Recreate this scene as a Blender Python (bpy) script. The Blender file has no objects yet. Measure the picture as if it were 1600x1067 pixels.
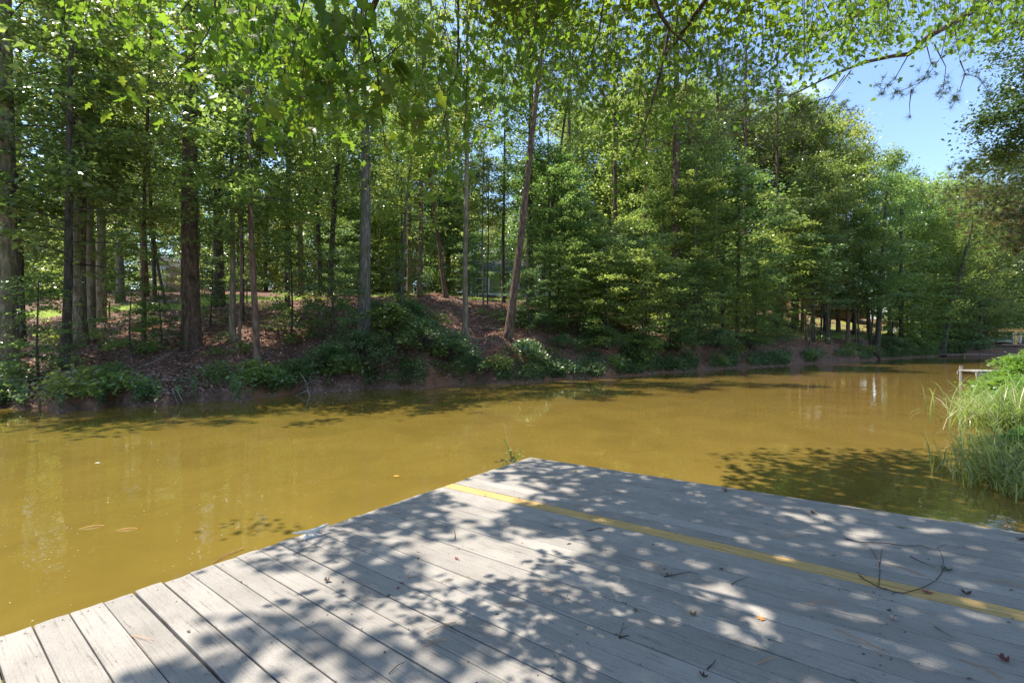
import bpy, math, random
import numpy as np
from mathutils import Vector, Matrix
sc = bpy.context.scene
COL = sc.collection
HC = 1.95          # eye height above the pond
F = 722.0          # focal length in photo pixels (photo 1600 wide)

# ------------------------------------------------------------------ camera, sky, sun, exposure
cam_d = bpy.data.cameras.new('camera'); cam = bpy.data.objects.new('camera', cam_d); COL.objects.link(cam)
cam.location = (0, 0, HC); cam.rotation_euler = (math.radians(90), 0, 0)
cam_d.sensor_width = 36; cam_d.lens = 36*F/1600; cam_d.clip_start = 0.05; cam_d.clip_end = 3000
sc.camera = cam
SUN = Vector((-0.44, 0.17, 0.88)).normalized()
EL = math.asin(SUN.z); ROT = math.atan2(SUN.x, SUN.y)
wd = bpy.data.worlds.new('World'); sc.world = wd; wd.use_nodes = True
wn = wd.node_tree; bg = wn.nodes['Background']
sky = wn.nodes.new('ShaderNodeTexSky'); sky.sky_type = 'NISHITA'; sky.sun_disc = False
sky.sun_elevation = EL; sky.sun_rotation = ROT; sky.air_density = 1.0; sky.dust_density = .5; sky.ozone_density = 2.6
# thin summer cloud wisps mixed into the sky
tc = wn.nodes.new('ShaderNodeTexCoord'); mp = wn.nodes.new('ShaderNodeMapping'); mp.inputs['Scale'].default_value = (1.2, 1.2, 3.0)
cn = wn.nodes.new('ShaderNodeTexNoise'); cn.inputs['Scale'].default_value = 2.2; cn.inputs['Detail'].default_value = 7; cn.inputs['Roughness'].default_value = .55
cr = wn.nodes.new('ShaderNodeValToRGB'); cr.color_ramp.elements[0].position = .58; cr.color_ramp.elements[1].position = .78
cr.color_ramp.elements[0].color = (0, 0, 0, 1); cr.color_ramp.elements[1].color = (.6, .6, .6, 1)
mx = wn.nodes.new('ShaderNodeMix'); mx.data_type = 'RGBA'; mx.inputs[7].default_value = (6.5, 7.2, 8.0, 1)
wn.links.new(tc.outputs['Generated'], mp.inputs[0]); wn.links.new(mp.outputs[0], cn.inputs['Vector'])
wn.links.new(cn.outputs['Fac'], cr.inputs[0]); wn.links.new(cr.outputs[0], mx.inputs[0])
wn.links.new(sky.outputs[0], mx.inputs[6]); wn.links.new(mx.outputs[2], bg.inputs[0])
bg.inputs[1].default_value = 0.15
sl = bpy.data.lights.new('sun', 'SUN'); so = bpy.data.objects.new('sun', sl); COL.objects.link(so)
sl.energy = 4.9; sl.angle = math.radians(.53); sl.color = (1, .94, .84)
so.rotation_euler = SUN.to_track_quat('Z', 'Y').to_euler(); so.location = (0, 0, 60)
sc.view_settings.view_transform = 'Standard'; sc.view_settings.look = 'None'
sc.view_settings.exposure = 1.17; sc.view_settings.gamma = 1; sc.view_settings.use_curve_mapping = False
sc.render.engine = 'CYCLES'
cy = sc.cycles
cy.max_bounces = 7; cy.diffuse_bounces = 4; cy.glossy_bounces = 3; cy.transmission_bounces = 4; cy.transparent_max_bounces = 4
cy.caustics_reflective = False; cy.caustics_refractive = False; cy.sample_clamp_indirect = 6
cy.use_denoising = True
try: cy.denoiser = 'OPENIMAGEDENOISE'
except Exception: pass

# ------------------------------------------------------------------ helpers
def W(px, py, Y):
    """photo pixel + forward distance -> place"""
    return Vector(((px-800)/F*Y, Y, HC+(533.5-py)/F*Y))

def mat(name):
    m = bpy.data.materials.new(name); m.use_nodes = True
    return m, m.node_tree, m.node_tree.nodes['Principled BSDF']

def node(nt, t, **kw):
    n = nt.nodes.new(t)
    for k, v in kw.items():
        if k in n.inputs: n.inputs[k].default_value = v
        else: setattr(n, k, v)
    return n

def ramp(nt, stops):
    r = nt.nodes.new('ShaderNodeValToRGB'); e = r.color_ramp.elements
    while len(e) < len(stops): e.new(.5)
    for i, (p, c) in enumerate(stops):
        e[i].position = p; e[i].color = (*c, 1) if len(c) == 3 else c
    return r

def mixc(nt, fac, a, b, mode='MIX'):
    m = nt.nodes.new('ShaderNodeMix'); m.data_type = 'RGBA'; m.blend_type = mode
    for s, v in ((0, fac), (6, a), (7, b)):
        if isinstance(v, bpy.types.NodeSocket): nt.links.new(v, m.inputs[s])
        elif s == 0: m.inputs[0].default_value = v
        else: m.inputs[s].default_value = (*v, 1)
    return m.outputs[2]

def bump(nt, h, dist, strength=1.0, normal=None):
    b = nt.nodes.new('ShaderNodeBump'); b.inputs['Strength'].default_value = strength; b.inputs['Distance'].default_value = dist
    nt.links.new(h, b.inputs['Height'])
    if normal: nt.links.new(normal, b.inputs['Normal'])
    return b.outputs[0]

def coords(nt, scale=(1, 1, 1), kind='Object', rot=(0, 0, 0)):
    t = nt.nodes.new('ShaderNodeTexCoord'); m = nt.nodes.new('ShaderNodeMapping')
    m.inputs['Scale'].default_value = scale; m.inputs['Rotation'].default_value = rot
    nt.links.new(t.outputs[kind], m.inputs[0]); return m.outputs[0]

def noise(nt, vec, scale, detail=4, rough=.55, dist=0):
    n = nt.nodes.new('ShaderNodeTexNoise'); n.inputs['Scale'].default_value = scale; n.inputs['Detail'].default_value = detail
    n.inputs['Roughness'].default_value = rough; n.inputs['Distortion'].default_value = dist
    nt.links.new(vec, n.inputs['Vector']); return n.outputs['Fac']

def mesh_np(name, V, faces_flat, nper, m=None, smooth=False):
    """V (N,3) float, faces_flat int array with nper corners per face (an int, or an array of counts)"""
    me = bpy.data.meshes.new(name)
    V = np.asarray(V, np.float32); ff = np.asarray(faces_flat, np.int32).ravel()
    if isinstance(nper, int): cnt = np.full(len(ff)//nper, nper, np.int32)
    else: cnt = np.asarray(nper, np.int32)
    me.vertices.add(len(V)); me.vertices.foreach_set('co', V.ravel())
    me.loops.add(len(ff)); me.loops.foreach_set('vertex_index', ff)
    me.polygons.add(len(cnt))
    st = np.zeros(len(cnt), np.int32); st[1:] = np.cumsum(cnt)[:-1]
    me.polygons.foreach_set('loop_start', st); me.polygons.foreach_set('loop_total', cnt)
    if smooth: me.polygons.foreach_set('use_smooth', np.ones(len(cnt), bool))
    me.update(calc_edges=True)
    if m: me.materials.append(m)
    return me

def obj(name, me, parent=None, loc=None, rot=None, scale=None, mw=None):
    o = bpy.data.objects.new(name, me); COL.objects.link(o)
    if parent: o.parent = parent
    if mw is not None: o.matrix_world = mw
    if loc is not None: o.location = loc
    if rot is not None: o.rotation_euler = rot
    if scale is not None: o.scale = scale if hasattr(scale, '__len__') else (scale,)*3
    return o

def tag(o, label=None, cat=None, group=None, kind=None):
    if label: o['label'] = label
    if cat: o['category'] = cat
    if group: o['group'] = group
    if kind: o['kind'] = kind
    return o

def empty(name, loc, rot=(0, 0, 0)):
    o = obj(name, None, loc=loc, rot=rot); o.empty_display_size = .2; return o

class MB:
    def __init__(s): s.v = []; s.f = []
    def box(s, c, d, R=None):
        i = len(s.v); c = Vector(c)
        for x in (-.5, .5):
            for y in (-.5, .5):
                for z in (-.5, .5):
                    p = Vector((x*d[0], y*d[1], z*d[2]))
                    if R: p = R @ p
                    s.v.append(tuple(c+p))
        s.f += [tuple(i+k for k in q) for q in ((0, 1, 3, 2), (4, 6, 7, 5), (0, 4, 5, 1), (2, 3, 7, 6), (0, 2, 6, 4), (1, 5, 7, 3))]
        return s
    def tube(s, pts, radii, n=6, cap=True):
        pts = [Vector(p) for p in pts]
        if not hasattr(radii, '__len__'): radii = [radii]*len(pts)
        i0 = len(s.v); ref = Vector((.31, .2, .93))
        for k, p in enumerate(pts):
            t = (pts[min(k+1, len(pts)-1)]-pts[max(k-1, 0)]).normalized()
            a = t.cross(ref)
            if a.length < .05: a = t.cross(Vector((1, 0, 0)))
            a.normalize(); b = t.cross(a)
            for j in range(n):
                an = 2*math.pi*j/n
                s.v.append(tuple(p+(a*math.cos(an)+b*math.sin(an))*radii[k]))
        for k in range(len(pts)-1):
            for j in range(n):
                a0 = i0+k*n+j; a1 = i0+k*n+(j+1) % n
                s.f.append((a0, a1, a1+n, a0+n))
        if cap:
            s.f.append(tuple(i0+j for j in range(n))[::-1]); s.f.append(tuple(i0+(len(pts)-1)*n+j for j in range(n)))
        return s
    def poly(s, pts):
        i = len(s.v); s.v += [tuple(p) for p in pts]; s.f.append(tuple(range(i, i+len(pts)))); return s
    def mesh(s, name, m, smooth=False):
        me = bpy.data.meshes.new(name); me.from_pydata(s.v, [], s.f); me.update()
        if smooth: me.polygons.foreach_set('use_smooth', [True]*len(me.polygons))
        me.materials.append(m); return me
    def build(s, name, m, parent=None, smooth=False, **kw):
        return obj(name, s.mesh(name, m, smooth), parent, **kw)

# ------------------------------------------------------------------ materials
def leaf_mat(name, dark, light, trans, tfac=.4, rough=.42, spec=.5):
    m, nt, b = mat(name)
    g = nt.nodes.new('ShaderNodeNewGeometry'); oi = nt.nodes.new('ShaderNodeObjectInfo')
    c = mixc(nt, g.outputs['Random Per Island'], dark, light)
    vec = coords(nt, kind='Object'); n = noise(nt, vec, .6, 2)
    hv = nt.nodes.new('ShaderNodeHueSaturation')
    ma = nt.nodes.new('ShaderNodeMath'); ma.operation = 'MULTIPLY_ADD'; ma.inputs[1].default_value = .05; ma.inputs[2].default_value = .475
    nt.links.new(oi.outputs['Random'], ma.inputs[0]); nt.links.new(ma.outputs[0], hv.inputs['Hue'])
    mb = nt.nodes.new('ShaderNodeMath'); mb.operation = 'MULTIPLY_ADD'; mb.inputs[1].default_value = .9; mb.inputs[2].default_value = .55
    nt.links.new(n, mb.inputs[0]); nt.links.new(mb.outputs[0], hv.inputs['Value']); nt.links.new(c, hv.inputs['Color'])
    nt.links.new(hv.outputs[0], b.inputs['Base Color'])
    b.inputs['Roughness'].default_value = rough; b.inputs['Specular IOR Level'].default_value = spec
    tr = nt.nodes.new('ShaderNodeBsdfTranslucent')
    t2 = mixc(nt, 1.0, hv.outputs[0], trans, 'MULTIPLY'); nt.links.new(t2, tr.inputs['Color'])
    ms = nt.nodes.new('ShaderNodeMixShader'); ms.inputs[0].default_value = tfac
    out = nt.nodes['Material Output']
    nt.links.new(b.outputs[0], ms.inputs[1]); nt.links.new(tr.outputs[0], ms.inputs[2]); nt.links.new(ms.outputs[0], out.inputs[0])
    return m
M_leaf = leaf_mat('broadleaf', (.07, .115, .04), (.175, .235, .085), (2.5, 2.5, 1.4), .45, .27, 1.0)
M_leafl = leaf_mat('light_broadleaf', (.11, .155, .042), (.22, .27, .09), (2.4, 2.3, 1.3), .48, .28, .9)
M_leafb = leaf_mat('shrub_leaf', (.065, .115, .045), (.155, .215, .095), (2.3, 2.4, 1.5), .4, .32, .9)
M_maple = leaf_mat('maple_leaf', (.07, .12, .022), (.12, .17, .036), (2.5, 2.35, .9), .52, .45, .35)
M_needle = leaf_mat('pine_needle', (.055, .085, .025), (.10, .12, .04), (1.6, 1.6, 1.0), .2, .5, .3)
M_dryneedle = leaf_mat('dry_pine_needle', (.16, .10, .04), (.24, .15, .06), (1.2, 1.2, 1.0), .2, .5, .3)
M_sedge = leaf_mat('sedge_blade', (.12, .18, .045), (.34, .38, .16), (2.0, 2.0, 1.0), .4, .45, .4)
M_dead = leaf_mat('dead_leaf', (.17, .09, .06), (.52, .33, .25), (1, 1, 1), .1, .6, .3)

def bark_mat(name, a, b_, sc_=6, moss=None, deep=.02, stretch=.22):
    m, nt, b = mat(name)
    v = coords(nt, (1, 1, stretch)); n1 = noise(nt, v, sc_*2, 6, .65); v2 = coords(nt, (1, 1, .5)); n2 = noise(nt, v2, 1.6, 3)
    r = ramp(nt, [(.32, tuple(x*.35 for x in a)), (.5, a), (.72, b_)]); nt.links.new(n1, r.inputs[0])
    c = r.outputs[0]
    if moss:
        rr = ramp(nt, [(.5, (0, 0, 0)), (.68, (1, 1, 1))]); nt.links.new(n2, rr.inputs[0]); c = mixc(nt, rr.outputs[0], c, moss)
    nt.links.new(c, b.inputs['Base Color']); b.inputs['Roughness'].default_value = .9; b.inputs['Specular IOR Level'].default_value = .2
    nt.links.new(bump(nt, n1, deep, .9), b.inputs['Normal'])
    return m
B_pale = bark_mat('pale_bark', (.17, .14, .10), (.36, .31, .23), 5, (.10, .11, .05))
B_dark = bark_mat('dark_bark', (.065, .055, .045), (.175, .15, .125), 6, (.045, .055, .025))
B_brown = bark_mat('brown_bark', (.13, .085, .06), (.28, .19, .14), 5)
B_pine = bark_mat('pine_bark', (.10, .068, .05), (.22, .155, .12), 4, None, .05, .3)
B_grey = bark_mat('grey_bark', (.12, .11, .095), (.25, .23, .2), 6, (.09, .10, .05))
B_twig = bark_mat('twig_bark', (.06, .04, .03), (.13, .09, .07), 20)
B_dead = bark_mat('dead_wood', (.20, .17, .14), (.42, .37, .31), 8)

def flat_mat(name, col, rough=.7, nz=.25, scale=8, spec=.4, bmp=0):
    m, nt, b = mat(name); v = coords(nt); n = noise(nt, v, scale, 5)
    r = ramp(nt, [(.3, tuple(x*(1-nz) for x in col)), (.7, tuple(min(1, x*(1+nz)) for x in col))]); nt.links.new(n, r.inputs[0])
    nt.links.new(r.outputs[0], b.inputs['Base Color']); b.inputs['Roughness'].default_value = rough; b.inputs['Specular IOR Level'].default_value = spec
    if bmp: nt.links.new(bump(nt, n, bmp), b.inputs['Normal'])
    return m

# ground: leaf mould, red clay banks, mown grass where the attribute 'lawn' says so
def ground_mat():
    m, nt, b = mat('forest_floor'); v = coords(nt)
    n1 = noise(nt, v, .5, 5); n2 = noise(nt, v, 9, 6, .7); n3 = noise(nt, v, 30, 3, .7)
    r = ramp(nt, [(.25, (.05, .03, .02)), (.45, (.14, .08, .056)), (.6, (.25, .15, .11)), (.8, (.38, .26, .2))]); nt.links.new(n2, r.inputs[0])
    clay = ramp(nt, [(.52, (0, 0, 0)), (.68, (1, 1, 1))]); nt.links.new(n1, clay.inputs[0])
    c = mixc(nt, clay.outputs[0], r.outputs[0], (.27, .12, .065))
    mo = ramp(nt, [(.56, (0, 0, 0)), (.7, (.55, .55, .55))]); v2 = coords(nt); n4 = noise(nt, v2, 1.7, 5); nt.links.new(n4, mo.inputs[0])
    c = mixc(nt, mo.outputs[0], c, (.045, .065, .02))
    g = ramp(nt, [(.3, (.16, .23, .03)), (.7, (.27, .33, .05))]); n5 = noise(nt, v, 2.5, 6, .7); nt.links.new(n5, g.inputs[0])
    at = nt.nodes.new('ShaderNodeAttribute'); at.attribute_name = 'lawn'
    c = mixc(nt, at.outputs['Fac'], c, g.outputs[0])
    nt.links.new(c, b.inputs['Base Color']); b.inputs['Roughness'].default_value = .95; b.inputs['Specular IOR Level'].default_value = .15
    nt.links.new(bump(nt, n3, .03, 1, bump(nt, n2, .08)), b.inputs['Normal'])
    return m
M_ground = ground_mat()

def water_mat():
    m, nt, b = mat('muddy_water'); v = coords(nt)
    n = noise(nt, v, .12, 3); sep = nt.nodes.new('ShaderNodeSeparateXYZ'); nt.links.new(v, sep.inputs[0])
    mr = nt.nodes.new('ShaderNodeMapRange'); mr.inputs[1].default_value = -4; mr.inputs[2].default_value = 16; nt.links.new(sep.outputs[0], mr.inputs[0])
    c = mixc(nt, mr.outputs[0], (.148, .104, .0195), (.156, .097, .026))
    nn = noise(nt, v, .7, 5, .6, .6); rr = ramp(nt, [(.3, (.84, .84, .84)), (.7, (1.08, 1.08, 1.08))]); nt.links.new(nn, rr.inputs[0])
    c = mixc(nt, 1, c, rr.outputs[0], 'MULTIPLY')
    nt.links.new(c, b.inputs['Base Color']); b.inputs['Roughness'].default_value = .02; b.inputs['IOR'].default_value = 1.36
    vb = coords(nt, (1, .7, 1)); w1 = noise(nt, vb, 1.6, 3, .5, .3); w2 = noise(nt, vb, 9, 2)
    nb = bump(nt, w1, .007, 1); nt.links.new(bump(nt, w2, .0009, 1, nb), b.inputs['Normal'])
    return m
M_water = water_mat()

def deck_mat(name, worn):
    m, nt, b = mat(name)
    oi = nt.nodes.new('ShaderNodeObjectInfo')
    t = nt.nodes.new('ShaderNodeTexCoord'); ad = nt.nodes.new('ShaderNodeVectorMath'); ad.operation = 'MULTIPLY_ADD'
    cm = nt.nodes.new('ShaderNodeCombineXYZ')
    for i in (0, 1): nt.links.new(oi.outputs['Random'], cm.inputs[i])
    nt.links.new(cm.outputs[0], ad.inputs[0]); ad.inputs[1].default_value = (37, 13, 0); nt.links.new(t.outputs['Object'], ad.inputs[2])
    def mp_(s):
        q = nt.nodes.new('ShaderNodeMapping'); q.inputs['Scale'].default_value = s; nt.links.new(ad.outputs[0], q.inputs[0]); return q.outputs[0]
    grain = noise(nt, mp_((1.4, 60, 1)), 1.6, 6, .65, .6)
    grain2 = noise(nt, mp_((2.2, 120, 1)), 2, 3, .6, .4)
    grit = noise(nt, mp_((1, 1, 1)), 260, 2, .6)
    blot = noise(nt, mp_((1, 1, 1)), 2.3, 5, .6)
    blot2 = noise(nt, mp_((1, 1.6, 1)), 11, 5, .7)
    if worn:
        base = ramp(nt, [(.3, (.14, .085, .03)), (.42, (.36, .235, .085)), (.6, (.52, .345, .135)), (.8, (.62, .45, .20))]); nt.links.new(grain, base.inputs[0])
        col = base.outputs[0]
        gr = ramp(nt, [(.55, (0, 0, 0)), (.75, (.35, .35, .35))]); nt.links.new(blot2, gr.inputs[0])
        col = mixc(nt, gr.outputs[0], col, (.42, .36, .26))
    else:
        base = ramp(nt, [(.3, (.245, .222, .196)), (.55, (.315, .288, .256)), (.75, (.355, .326, .290))]); nt.links.new(blot, base.inputs[0])
        g = ramp(nt, [(.30, (.42, .41, .40)), (.46, (.93, .93, .93)), (.6, (1.03, 1.03, 1.03))]); nt.links.new(grit, g.inputs[0])
        col = mixc(nt, .8, base.outputs[0], g.outputs[0], 'MULTIPLY')
        wv = ramp(nt, [(.5, (0, 0, 0)), (.66, (1, 1, 1))]); nt.links.new(blot2, wv.inputs[0])
        gl = ramp(nt, [(.34, (.3, .27, .24)), (.47, (.95, .94, .92)), (1, (1, 1, 1))]); nt.links.new(grain, gl.inputs[0])
        grained = mixc(nt, 1, col, gl.outputs[0], 'MULTIPLY')
        col = mixc(nt, wv.outputs[0], mixc(nt, .35, col, grained), grained)
        st = ramp(nt, [(.6, (0, 0, 0)), (.8, (.5, .5, .5))]); n6 = noise(nt, mp_((.7, 1.6, 1)), 5, 6, .75); nt.links.new(n6, st.inputs[0])
        col = mixc(nt, st.outputs[0], col, (.23, .215, .18))
        tn = nt.nodes.new('ShaderNodeMapRange'); tn.inputs[3].default_value = .88; tn.inputs[4].default_value = 1.07
        nt.links.new(oi.outputs['Random'], tn.inputs[0])
        hv = nt.nodes.new('ShaderNodeHueSaturation'); nt.links.new(col, hv.inputs['Color']); nt.links.new(tn.outputs[0], hv.inputs['Value']); col = hv.outputs[0]
    nt.links.new(col, b.inputs['Base Color']); b.inputs['Roughness'].default_value = .82; b.inputs['Specular IOR Level'].default_value = .25
    nb = bump(nt, grain, .0025, .8); nb = bump(nt, grain2, .001, .6, nb); nb = bump(nt, grit, .0012, .7, nb)
    nt.links.new(nb, b.inputs['Normal'])
    return m
M_deck = deck_mat('painted_board', False); M_new = deck_mat('new_pine_board', True)
M_frame = flat_mat('old_dock_timber', (.14, .115, .09), .9, .4, 10)

# ------------------------------------------------------------------ the far bank
KN = 9   # per column: (Y, z): below water, shore, lip, b1, b2, crest, back, far1, far2 (+ horizon)
colspec = [
 (-900, 10.0, 10.3, (13, 1.0), (17, 1.8), (22, 3.0), (38, 4.6), (55, 6.5)),
 (0,   13.0, 13.35, (16.5, 1.0), (21, 1.9), (28, 3.4), (45, 4.9), (60, 7.0)),
 (150, 13.3, 13.6, (17, 1.05), (21.5, 2.1), (28, 3.5), (44, 6.3), (60, 8.6)),
 (300, 14.5, 14.8, (18, 1.1), (22, 2.4), (28.5, 4.0), (44, 6.7), (60, 9.0)),
 (450, 16.6, 16.9, (19.5, 1.4), (24, 2.9), (30, 4.7), (45, 6.2), (60, 8.4)),
 (600, 18.8, 19.1, (21.5, 1.8), (25.5, 3.6), (31, 5.1), (45, 6.2), (60, 8.2)),
 (750, 21.0, 21.3, (23.5, 2.0), (27.5, 3.7), (32, 4.95), (45, 6.0), (60, 8.2)),
 (850, 22.3, 22.6, (25, 1.9), (29, 3.3), (34, 4.5), (46, 5.8), (60, 7.9)),
 (1000, 26.5, 26.9, (29.5, 1.6), (34, 2.8), (39, 4.0), (52, 5.6), (66, 8.0)),
 (1100, 31.3, 31.7, (34.5, 1.5), (39, 2.6), (45, 3.6), (58, 5.2), (72, 7.8)),
 (1200, 36.0, 36.5, (39, 1.4), (44, 2.4), (50, 3.2), (65, 4.6), (80, 7.2)),
 (1300, 42.7, 43.2, (45.5, 1.3), (50, 2.1), (56, 2.8), (72, 4.2), (86, 6.6)),
 (1430, 56.0, 56.6, (59, 1.0), (63, 1.7), (69, 2.5), (85, 3.8), (100, 6)),
 (1500, 66.0, 66.6, (68.5, .9), (72, 1.5), (78, 2.4), (92, 3.4), (108, 5.5)),
 (1600, 67.0, 67.6, (69.5, .9), (73, 1.5), (80, 2.4), (95, 3.4), (110, 5.5)),
 (2600, 60.0, 60.6, (62, .9), (66, 1.5), (73, 2.4), (90, 3.4), (105, 5.5)),
]
PX = np.array([c[0] for c in colspec], float)
KY = np.array([[c[1]-1.5, c[1], c[2]] + [k[0] for k in c[3:]] + [150, 700] for c in colspec], float)
KZ = np.array([[-.7, -.02, .3] + [k[1] for k in c[3:]] + [c[7][1]+3, 20] for c in colspec], float)
def cols(px):
    px = np.clip(px, PX[0], PX[-1])
    Y = np.stack([np.interp(px, PX, KY[:, k]) for k in range(KY.shape[1])], -1)
    Z = np.stack([np.interp(px, PX, KZ[:, k]) for k in range(KZ.shape[1])], -1)
    return Y, Z
def wob(x, y):
    return .10*np.sin(x*.9+1.3*np.sin(y*.6))+.08*np.sin(y*1.7+x*.4)+.05*np.sin(x*2.7-y*1.9)
def shore_j(px): return .35*np.sin(px*.045)+.25*np.sin(px*.11+1)+.15*np.sin(px*.023+2)
def gz(x, y):
    px = 800+F*x/max(y, 1)
    Y, Z = cols(np.array([px])); z = float(np.interp(y-shore_j(px), Y[0], Z[0]))
    s = min(1, max(0, (z-.2)*1.2)); return z+float(wob(x, y))*s
def gp(px, Y): x = (px-800)/F*Y; return Vector((x, Y, gz(x, Y)))

def build_far_bank():
    pxs = np.arange(-900, 2601, 7.0); sub = [3, 4, 10, 16, 16, 16, 10, 6, 4]
    Yk, Zk = cols(pxs); rowsY = []; rowsZ = []
    for k, n in enumerate(sub):
        for i in range(n):
            t = i/n; rowsY.append(Yk[:, k]*(1-t)+Yk[:, k+1]*t); rowsZ.append(Zk[:, k]*(1-t)+Zk[:, k+1]*t)
    rowsY.append(Yk[:, -1]); rowsZ.append(Zk[:, -1])
    Y = np.array(rowsY); Z = np.array(rowsZ); R, C_ = Y.shape
    Y = Y+shore_j(pxs)[None, :]
    X = (pxs-800)[None, :]/F*Y
    s = np.clip((Z-.2)*1.2, 0, 1); Z = Z+wob(X, Y)*s
    V = np.stack([X, Y, Z], -1).reshape(-1, 3)
    i = np.arange((R-1)*C_).reshape(R-1, C_)[:, :-1].ravel()
    Fc = np.stack([i, i+1, i+1+C_, i+C_], -1)
    me = mesh_np('far_bank', V, Fc, 4, M_ground, True)
    a = me.attributes.new('lawn', 'FLOAT', 'POINT')
    rk = np.zeros((R, C_)); r0 = sum(sub[:5])
    d = Y-Y[r0][None, :]
    wdt = np.interp(pxs, [-900, 0, 140, 300, 330, 600, 900, 1100, 1250, 1400, 2600], [8, 8, 5.5, 5, 13, 16, 18, 18, 24, 30, 30])[None, :]
    st = np.interp(pxs, [-900, 0, 500, 700, 800, 900, 1230, 1300, 1500], [0, 0, 0, .5, .5, 1, 0, -4, -4])[None, :]
    lw = np.clip((d-st)/1.0, 0, 1)*np.clip((wdt-d)/1.5, 0, 1)
    lw = lw*np.where(pxs[None, :] > 1120, np.clip(.45+1.1*np.sin(X*.7+np.sin(Y*.5)*2)*np.sin(Y*.55+1.3*np.sin(X*.4)), 0, 1)*.8, 1)
    a.data.foreach_set('value', lw.ravel().astype(np.float32))
    tag(obj('far_bank_ground', me), kind='structure')
build_far_bank()

# near bank, right of the deck and behind the camera
NB = [(80, 66), (52, 46), (45, 41), (30, 28), (18.5, 17.8), (12.6, 12.1), (10.4, 9.7), (8.9, 7.9), (7.0, 6.1), (6.8, 4.2), (7.2, 1.5), (8, -4), (4, -9), (-10, -13), (-45, -16)]
def near_bank():
    P_ = []
    for i in range(len(NB)-1):
        a, b = Vector(NB[i]), Vector(NB[i+1]); n = max(2, int((b-a).length/1.0))
        for k in range(n): P_.append(a.lerp(b, k/n))
    P_.append(Vector(NB[-1]))
    offs = [(-1, -.7), (-.15, -.1), (.1, .2), (.6, .42), (1.5, .6), (4, .9), (10, 1.3), (30, 2.5), (120, 5), (600, 12)]
    V = []; n = len(P_)
    for i, p in enumerate(P_):
        a = P_[max(0, i-4)]; b = P_[min(n-1, i+4)]; t = (b-a).normalized(); nn = Vector((-t.y, t.x))
        if nn.dot(Vector((1, -1))) < 0: nn = -nn
        for k, (o, z) in enumerate(offs):
            q = p+nn*(o+.2*math.sin(i*.9)); V.append((q.x, q.y, z+(.06*math.sin(q.x*2+q.y*3) if k > 1 else 0)))
    m = len(offs); Fc = []
    for i in range(n-1):
        for k in range(m-1): Fc.append((i*m+k, i*m+k+1, (i+1)*m+k+1, (i+1)*m+k))
    me = mesh_np('near_bank', V, Fc, 4, M_ground, True)
    a = me.attributes.new('lawn', 'FLOAT', 'POINT'); a.data.foreach_set('value', np.full(len(V), .3, np.float32))
    tag(obj('near_bank_ground', me), kind='structure')
near_bank()
wm = MB().poly([(-400, -400, 0), (400, -400, 0), (400, 120, 0), (-400, 120, 0)]).mesh('pond_water', M_water)
tag(obj('pond_water', wm), kind='structure')

# ------------------------------------------------------------------ the dock
A0 = Vector((-2.56034, 2.47092, -1.5178+HC))
U = Vector((.79527, -.60568, .02643)); V_ = Vector((.60677, .79486, -.00385)); N_ = Vector((-.01866, .01911, .99964))
V_ = N_.cross(U).normalized(); U = V_.cross(N_).normalized()
MD = Matrix((( U.x, V_.x, N_.x, A0.x), (U.y, V_.y, N_.y, A0.y), (U.z, V_.z, N_.z, A0.z), (0, 0, 0, 1)))
PITCH = .1443
dock = obj('dock', None, mw=MD)
tag(dock, 'weathered grey painted plank dock reaching over the muddy pond in the foreground', 'dock')
rng = random.Random(4)
def board(k, y0, w, m, L=13.0):
    gap = rng.choice([.005, .006, .007, .008, .010]) if k != 2 else .012
    if k in (3,): gap = .012
    t = .036; y1 = y0+w-gap; b = .003
    xs = [0, .012, .03, .3, 1, 2, 3.2, 4.5, 6, 8, 10, L]
    x0 = rng.uniform(-.012, .012)
    if k in (0, -1): x0 -= .01
    dz = rng.uniform(-.0015, .0015)
    prof = [(y0, -t), (y0, -b), (y0+b, 0), (y0+w*.35, .0005), (y0+w*.65, .0005), (y1-b, 0), (y1, -b), (y1, -t)]
    n = len(prof); V = []; Fc = []
    ph = rng.uniform(0, 6)
    endj = [rng.uniform(-.006, .006) for _ in prof]
    if k in (-1, 1, 4): endj[3] += .02; endj[4] += .012
    for i, x in enumerate(xs):
        wy = .0012*math.sin(x*1.3+ph); wz = .0012*math.sin(x*.9+ph*2)
        for j, (y, z) in enumerate(prof):
            xx = x+x0+(endj[j] if i == 0 else endj[j]*.5 if i == 1 else 0)
            V.append((xx, y+wy+(b*.6*(1 if j < 4 else -1) if i == 0 else 0), z+wz+dz-(.003 if i == 0 and 0 < j < n-1 else 0)))
    for i in range(len(xs)-1):
        for j in range(n):
            a = i*n+j; c = i*n+(j+1) % n; Fc.append((a, c, c+n, a+n))
    Fc.append(tuple(range(n))[::-1]); Fc.append(tuple((len(xs)-1)*n+j for j in range(n)))
    me = bpy.data.meshes.new('board'); me.from_pydata(V, [], Fc); me.update(); me.materials.append(m)
    return obj('board', me, dock)
for k in range(-26, 32):
    o = board(k, k*PITCH, PITCH, M_new if k == 21 else M_deck)
    if k == 21: o['label'] = 'new yellow pine replacement board'
# slits seen as dark lines: joists under the boards, fascia, posts
for i, x in enumerate([.06, 1.2, 2.4, 3.6, 4.8, 6.0, 7.2, 8.4]):
    MB().box((x, .42, -.036-.075), (.04, 8.35, .148)).build('joist', M_frame, dock)
MB().box((6.4, 32*PITCH-.022, -.037-.075), (12.6, .03, .15)).build('rim_board', M_frame, dock)
for x in (.3, 3.2, 6.2):
    for y in (-3, .8, 4.42):
        MB().tube([(x+.1, y, -.04), (x+.1, y, -1.6)], .07, 10).build('post', M_frame, dock)
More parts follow.
